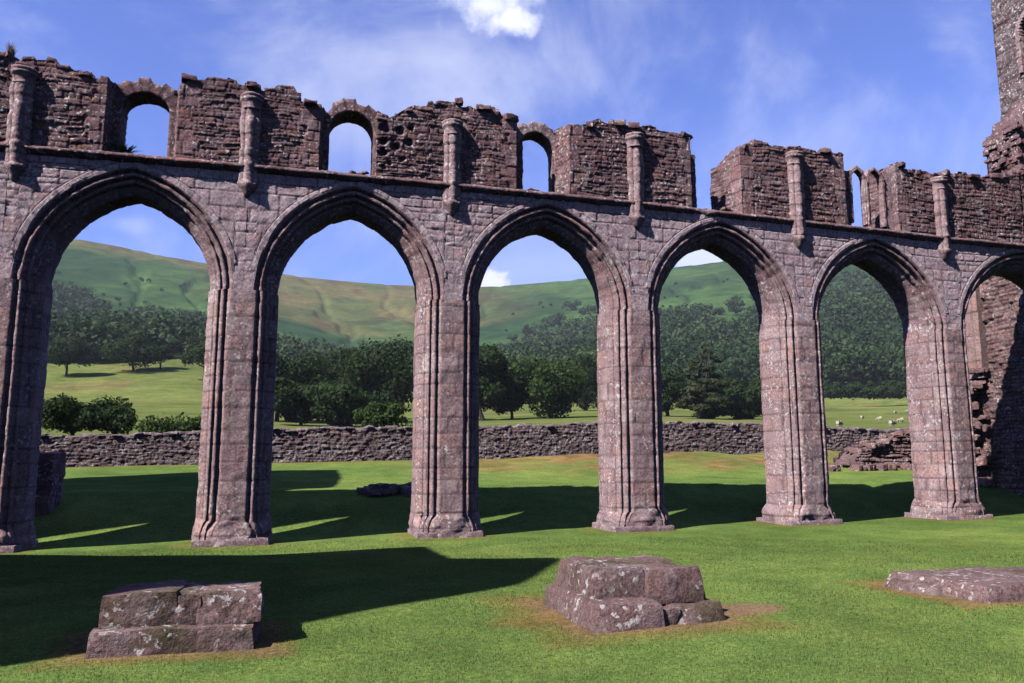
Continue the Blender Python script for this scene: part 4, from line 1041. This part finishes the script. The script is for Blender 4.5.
# sheep
WOOL, nt, b = new_mat('wool'); b.inputs['Base Color'].default_value = (.44, .39, .32, 1)
def make_sheep():
    me = bpy.data.meshes.new('sheep')
    vs = [(0, 0, .62), (-.32, 0, .64), (.33, 0, .66), (.52, 0, .55), (.70, 0, .38), (.82, 0, .28)]
    es = [(0, 1), (0, 2), (2, 3), (3, 4), (4, 5)]; rad = [.27, .24, .24, .15, .10, .06]
    for sx, base in ((-.32, 1), (.30, 2)):
        for sy in (-.12, .12):
            i = len(vs); vs += [(sx, sy, .38), (sx+.02, sy, .2), (sx, sy, .0)]; es += [(base, i), (i, i+1), (i+1, i+2)]; rad += [.08, .045, .04]
    me.from_pydata(vs, es, []); o = bpy.data.objects.new('sheep_tmp', me); COL.objects.link(o)
    mo = o.modifiers.new('s', 'SKIN'); 
    for v, r in zip(me.skin_vertices[0].data, rad): v.radius = (r, r)
    me.skin_vertices[0].data[0].use_root = True
    o.modifiers.new('u', 'SUBSURF').levels = 1
    dg = bpy.context.evaluated_depsgraph_get(); m2 = bpy.data.meshes.new_from_object(o.evaluated_get(dg)); m2.name = 'sheep'
    bpy.data.objects.remove(o); m2.materials.clear(); m2.materials.append(WOOL)
    for p in m2.polygons: p.use_smooth = True
    return m2
sm = make_sheep()
SH = [(862, 417, 'pale sheep grazing alone in the middle of the field behind the fifth arch', 75, .4), (880, 418.5, 'small pale sheep grazing right of the lone one in the field', 72, 2.6),
      (895, 412, 'pale sheep high in the field, left one of the upper pair', 92, .2), (907, 411, 'pale sheep high in the field, closest to the sixth pier', 94, 3.0),
      (901, 420, 'pale sheep standing below the upper pair near the sixth pier', 66, 2.9), (892, 424.5, 'pale sheep lowest in the field just over the wall', 52, .1),
      (839, 425.2, 'pale sheep just over the wall right of the fifth pier', 52, .2)]
for i, (u, v, lab, r, rot) in enumerate(SH):
    # find the spot on the slope whose line of sight is (u, v)
    best = min(np.linspace(84, 260, 400), key=lambda q: abs(gz(*at_r(u, v, q)[:2])+.35-at_r(u, v, q)[2]))
    x, y, z = at_r(u, v, best); o = bpy.data.objects.new('sheep', sm); COL.objects.link(o); o.location = (x, y, gz(x, y)); o.rotation_euler = (0, 0, rot); o.scale = (.7, .7, .7)
    tag(o, lab, 'sheep', 'sheep grazing in the field')

# weeds: a fern in the first window, dry grass on the wall head, a spiky plant by the wall
def blades(name, label, cat, c, n, ln, spread, seed, mat, up_=.8, w=.012):
    rg = np.random.RandomState(seed); V = []; Q = []
    for i in range(n):
        d = np.array([rg.normal(0, spread), rg.normal(0, spread), up_+rg.rand()*.4]); d /= np.linalg.norm(d); L = ln*rg.uniform(.5, 1.1)
        p = np.array(c)+np.array([rg.normal(0, spread*ln*.4), rg.normal(0, spread*ln*.4), 0]); s = np.cross(d, rg.normal(0, 1, 3)); s /= np.linalg.norm(s)
        pts = [p, p+d*L*.55, p+d*L+np.array([d[0]*L*.25, d[1]*L*.25, -L*.08])]; ww = [w, w*.9, w*.15]; b0 = len(V)
        for q, wd in zip(pts, ww): V += [q-s*wd, q+s*wd]
        Q += [(b0, b0+1, b0+3, b0+2), (b0+2, b0+3, b0+5, b0+4)]
    o = mesh_obj(name, V, Q, mat, None, np.tile([.5, .5, 0], (len(V), 1)), smooth_shade=False); tag(o, label, cat); return o
STRAW = leaf_mat('dry_grass', (.26, .17, .13), (.34, .24, .18), (.3, .2, .14))
LIME = leaf_mat('lime_foliage', (.10, .16, .03), (.14, .20, .04), (.15, .2, .05))
blades('wall_fern', 'dark fern growing at the foot of the first upper window', 'fern', (-3.58, Y0+.45, 8.05), 60, .26, .55, 3, LEAF_MID, w=.016)
blades('dry_grass_tuft', 'tuft of dry pinkish grass on the wall head at the far left', 'grass tuft', (-5.75, Y0+.2, 9.72), 110, .38, .16, 4, STRAW, w=.006)
x, y, _ = at_r(398, 430, 42); blades('spiky_plant', 'bright spiky leaved plant behind the boundary wall beside the third pier', 'plant', (x, y, gz(x, y)), 46, 1.9, .5, 5, LIME, w=.06)

# short grass of the near lawn
BLADE, nt, b = new_mat('grass_blades'); k = NB(nt); cc = k.attr('tint').outputs['Color']; k.set(b.inputs['Base Color'], cc); b.inputs['Roughness'].default_value = .8
tr_ = k.n('ShaderNodeBsdfTranslucent'); k.set(tr_.inputs[0], cc); mx = k.n('ShaderNodeMixShader'); mx.inputs[0].default_value = .35
nt.links.new(b.outputs[0], mx.inputs[1]); nt.links.new(tr_.outputs[0], mx.inputs[2]); nt.links.new(mx.outputs[0], nt.nodes['Material Output'].inputs[0])
def lawn_grass():
    rg = np.random.RandomState(3); n = 300000
    r = 4.6*np.exp(rg.rand(n)*math.log(17.5/4.6)); a = rg.uniform(R(-26), R(56), n); x = np.sin(a)*r; y = np.cos(a)*r
    keep = np.ones(n, bool)
    for (cx, cy, hx, hy) in ((-.95, 8.24, .74, .52), (3.60, 8.42, .74, .88), (8.75, 8.35, 1.5, .86)): keep &= ~((np.abs(x-cx) < hx) & (np.abs(y-cy) < hy))
    for px in PX: keep &= ~((np.abs(x-px-np.interp(px, DX_X, DX_D)) < .8) & (y > Y0-.17))
    col = ground_colour(x, y); bare = np.clip((col[:, 0]/np.maximum(col[:, 1], 1e-4)-.95)/.5, 0, 1); keep &= rg.rand(n) > bare*.80
    x, y, col = x[keep], y[keep], col[keep]; n = len(x); z = ground_z(x, y)
    h = rg.uniform(.010, .030, n)*(1+.5*np.clip(fbm(np.stack([x, y, x*0], -1), 1.5, 3, 71), -.6, 1)); w = rg.uniform(.002, .0042, n)*np.clip(np.hypot(x, y)/8, .8, 2.0); t = rg.uniform(0, 6.283, n); ln = rg.uniform(.2, .9, n)
    d = np.stack([np.cos(t), np.sin(t), t*0], -1); sd = np.stack([-np.sin(t), np.cos(t), t*0], -1); b0 = np.stack([x, y, z-.004], -1)
    V = np.stack([b0-sd*w[:, None], b0+sd*w[:, None], b0+d*(h*ln)[:, None]+np.array([0, 0, 1])*h[:, None]], 1).reshape(-1, 3)
    f = rg.uniform(.75, 1.55, n)[:, None]; c3 = col*f*np.array([1.05, 1.03, 1.05]); dry = (rg.rand(n) < .10)[:, None]; c3 = np.where(dry, np.array([.30, .26, .11])*f*.8, c3)
    o = mesh_obj('lawn_grass', V, None, BLADE, None, np.repeat(c3, 3, 0), np.arange(3*n).reshape(n, 3), smooth_shade=False); tag(o, 'short mown grass of the near lawn', 'grass', kind='stuff')
lawn_grass()

# ------------------------------------------------------------------ air
def haze():
    x0, x1, y0, y1, z0, z1 = -2700, 2700, -2700, 2700, -420, 420
    V = [(x, y, z) for x in (x0, x1) for y in (y0, y1) for z in (z0, z1)]
    Q = [(0, 1, 3, 2), (4, 6, 7, 5), (0, 4, 5, 1), (2, 3, 7, 6), (0, 2, 6, 4), (1, 5, 7, 3)]
    m = bpy.data.materials.new('air'); m.use_nodes = True; nt = m.node_tree; nt.nodes.clear()
    o = nt.nodes.new('ShaderNodeOutputMaterial'); v = nt.nodes.new('ShaderNodeVolumePrincipled'); nt.links.new(v.outputs[0], o.inputs['Volume'])
    v.inputs['Color'].default_value = (.72, .82, 1, 1); v.inputs['Density'].default_value = HAZE
    ob = mesh_obj('haze', V, Q, m, smooth_shade=False); tag(ob, 'faint blue summer haze filling the valley', 'haze', kind='stuff')
HAZE = .00016
if HAZE > 0: haze()

# ------------------------------------------------------------------ sun, sky, camera
AZS, ELS = R(24), R(45)
ld = np.array([math.cos(AZS)*math.cos(ELS), math.sin(AZS)*math.cos(ELS), -math.sin(ELS)])
from mathutils import Vector, Matrix
sl = bpy.data.lights.new('sun', 'SUN'); sl.energy = 5.0; sl.angle = R(.5); sl.color = (1.0, .94, .88)
so = bpy.data.objects.new('sun', sl); COL.objects.link(so); so.rotation_euler = Vector(ld).to_track_quat('-Z', 'Y').to_euler(); so.location = (-20, -10, 30)

W = bpy.data.worlds.new('World'); C.world = W; W.use_nodes = True
nt = W.node_tree; nt.nodes.clear(); k = NB(nt)
out = k.n('ShaderNodeOutputWorld'); bg = k.n('ShaderNodeBackground'); nt.links.new(bg.outputs[0], out.inputs[0])
sky = k.n('ShaderNodeTexSky'); sky.sky_type = 'NISHITA'; sky.sun_disc = False; sky.sun_elevation = ELS
sky.sun_rotation = math.atan2(-ld[0], -ld[1]); sky.altitude = 300; sky.air_density = 1.0; sky.dust_density = .3; sky.ozone_density = 2.5
dirv = k.n('ShaderNodeTexCoord').outputs['Generated']
c = k.mix(1.0, sky.outputs[0], (.98, 1.09, 2.0), 'MULTIPLY')
def vdot(v):
    o = k.n('ShaderNodeVectorMath', operation='DOT_PRODUCT'); k.set(o.inputs[0], dirv); o.inputs[1].default_value = tuple(float(q) for q in v); return o.outputs['Value']
def cloud(u, v, wu, wv, noise_scale, amp, soft):
    d = sight(u, v); d = d/np.linalg.norm(d); a = np.cross(d, [0, 0, 1]); a /= np.linalg.norm(a); b2 = np.cross(a, d)
    x_ = k.math('MULTIPLY', vdot(a), F/wu); y_ = k.math('MULTIPLY', vdot(b2), F/wv)
    rr = k.math('SQRT', k.math('ADD', k.math('MULTIPLY', x_, x_), k.math('MULTIPLY', y_, y_)))
    front = k.math('GREATER_THAN', vdot(d), 0.0)
    nz = k.math('MULTIPLY', k.math('SUBTRACT', k.noise(dirv, noise_scale, 6, .6), .5), amp)
    return k.math('MULTIPLY', front, k.ramp(k.math('ADD', k.math('SUBTRACT', 1.0, rr), nz), 0.0, soft))
CL = (9.0, 9.3, 11.0)
m1 = k.math('MAXIMUM', cloud(488, 6, 52, 28, 20, 2.3, 1.0), cloud(508, 22, 44, 17, 26, 1.9, .8))
m2 = cloud(489, 283, 24, 17, 34, 2.0, .5)
m3 = cloud(705, 250, 46, 26, 22, 1.3, .5)
m4 = cloud(128, 224, 30, 12, 26, 1.6, 1.2)
m5 = cloud(430, 95, 240, 95, 7, 1.9, 1.5)
m6 = cloud(800, 150, 300, 60, 6, 1.6, 1.8)
wisp = k.ramp(k.noise(dirv, 4.5, 7, .62, .6), .42, .74)
c = k.mix(k.math('MULTIPLY', m5, .55), c, CL)
c = k.mix(k.math('MULTIPLY', m6, .22), c, CL)
c = k.mix(k.math('MULTIPLY', wisp, .30), c, CL)
c = k.mix(k.math('MULTIPLY', m4, .25), c, CL)
for m_, s_ in ((m1, 1.0), (m2, 1.0), (m3, .75)): c = k.mix(k.math('MULTIPLY', m_, s_), c, CL)
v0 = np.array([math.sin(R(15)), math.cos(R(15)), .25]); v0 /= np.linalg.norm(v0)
c = k.mix(1.0, c, k.mix(k.ramp(vdot(v0), .1, .75), (.40, .40, .34), (1, 1, 1)), 'MULTIPLY')  # sky dimmed overhead and behind the camera, shaped to cut fill in the shade
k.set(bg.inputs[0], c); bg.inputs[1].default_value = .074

cam = bpy.data.cameras.new('camera'); co = bpy.data.objects.new('camera', cam); COL.objects.link(co); C.camera = co
cam.sensor_width = 36; cam.lens = F/1024*36; cam.clip_end = 20000; cam.clip_start = .1
m = Matrix(((rt[0], up[0], -fw[0], 0), (rt[1], up[1], -fw[1], 0), (rt[2], up[2], -fw[2], EYE), (0, 0, 0, 1))); co.matrix_world = m
C.view_settings.view_transform = 'Standard'; C.view_settings.look = 'None'; C.view_settings.exposure = 0.68; C.view_settings.gamma = 1.0
C.view_settings.use_curve_mapping = False
C.cycles.use_denoising = True
C.cycles.max_bounces = 6; C.cycles.diffuse_bounces = 0
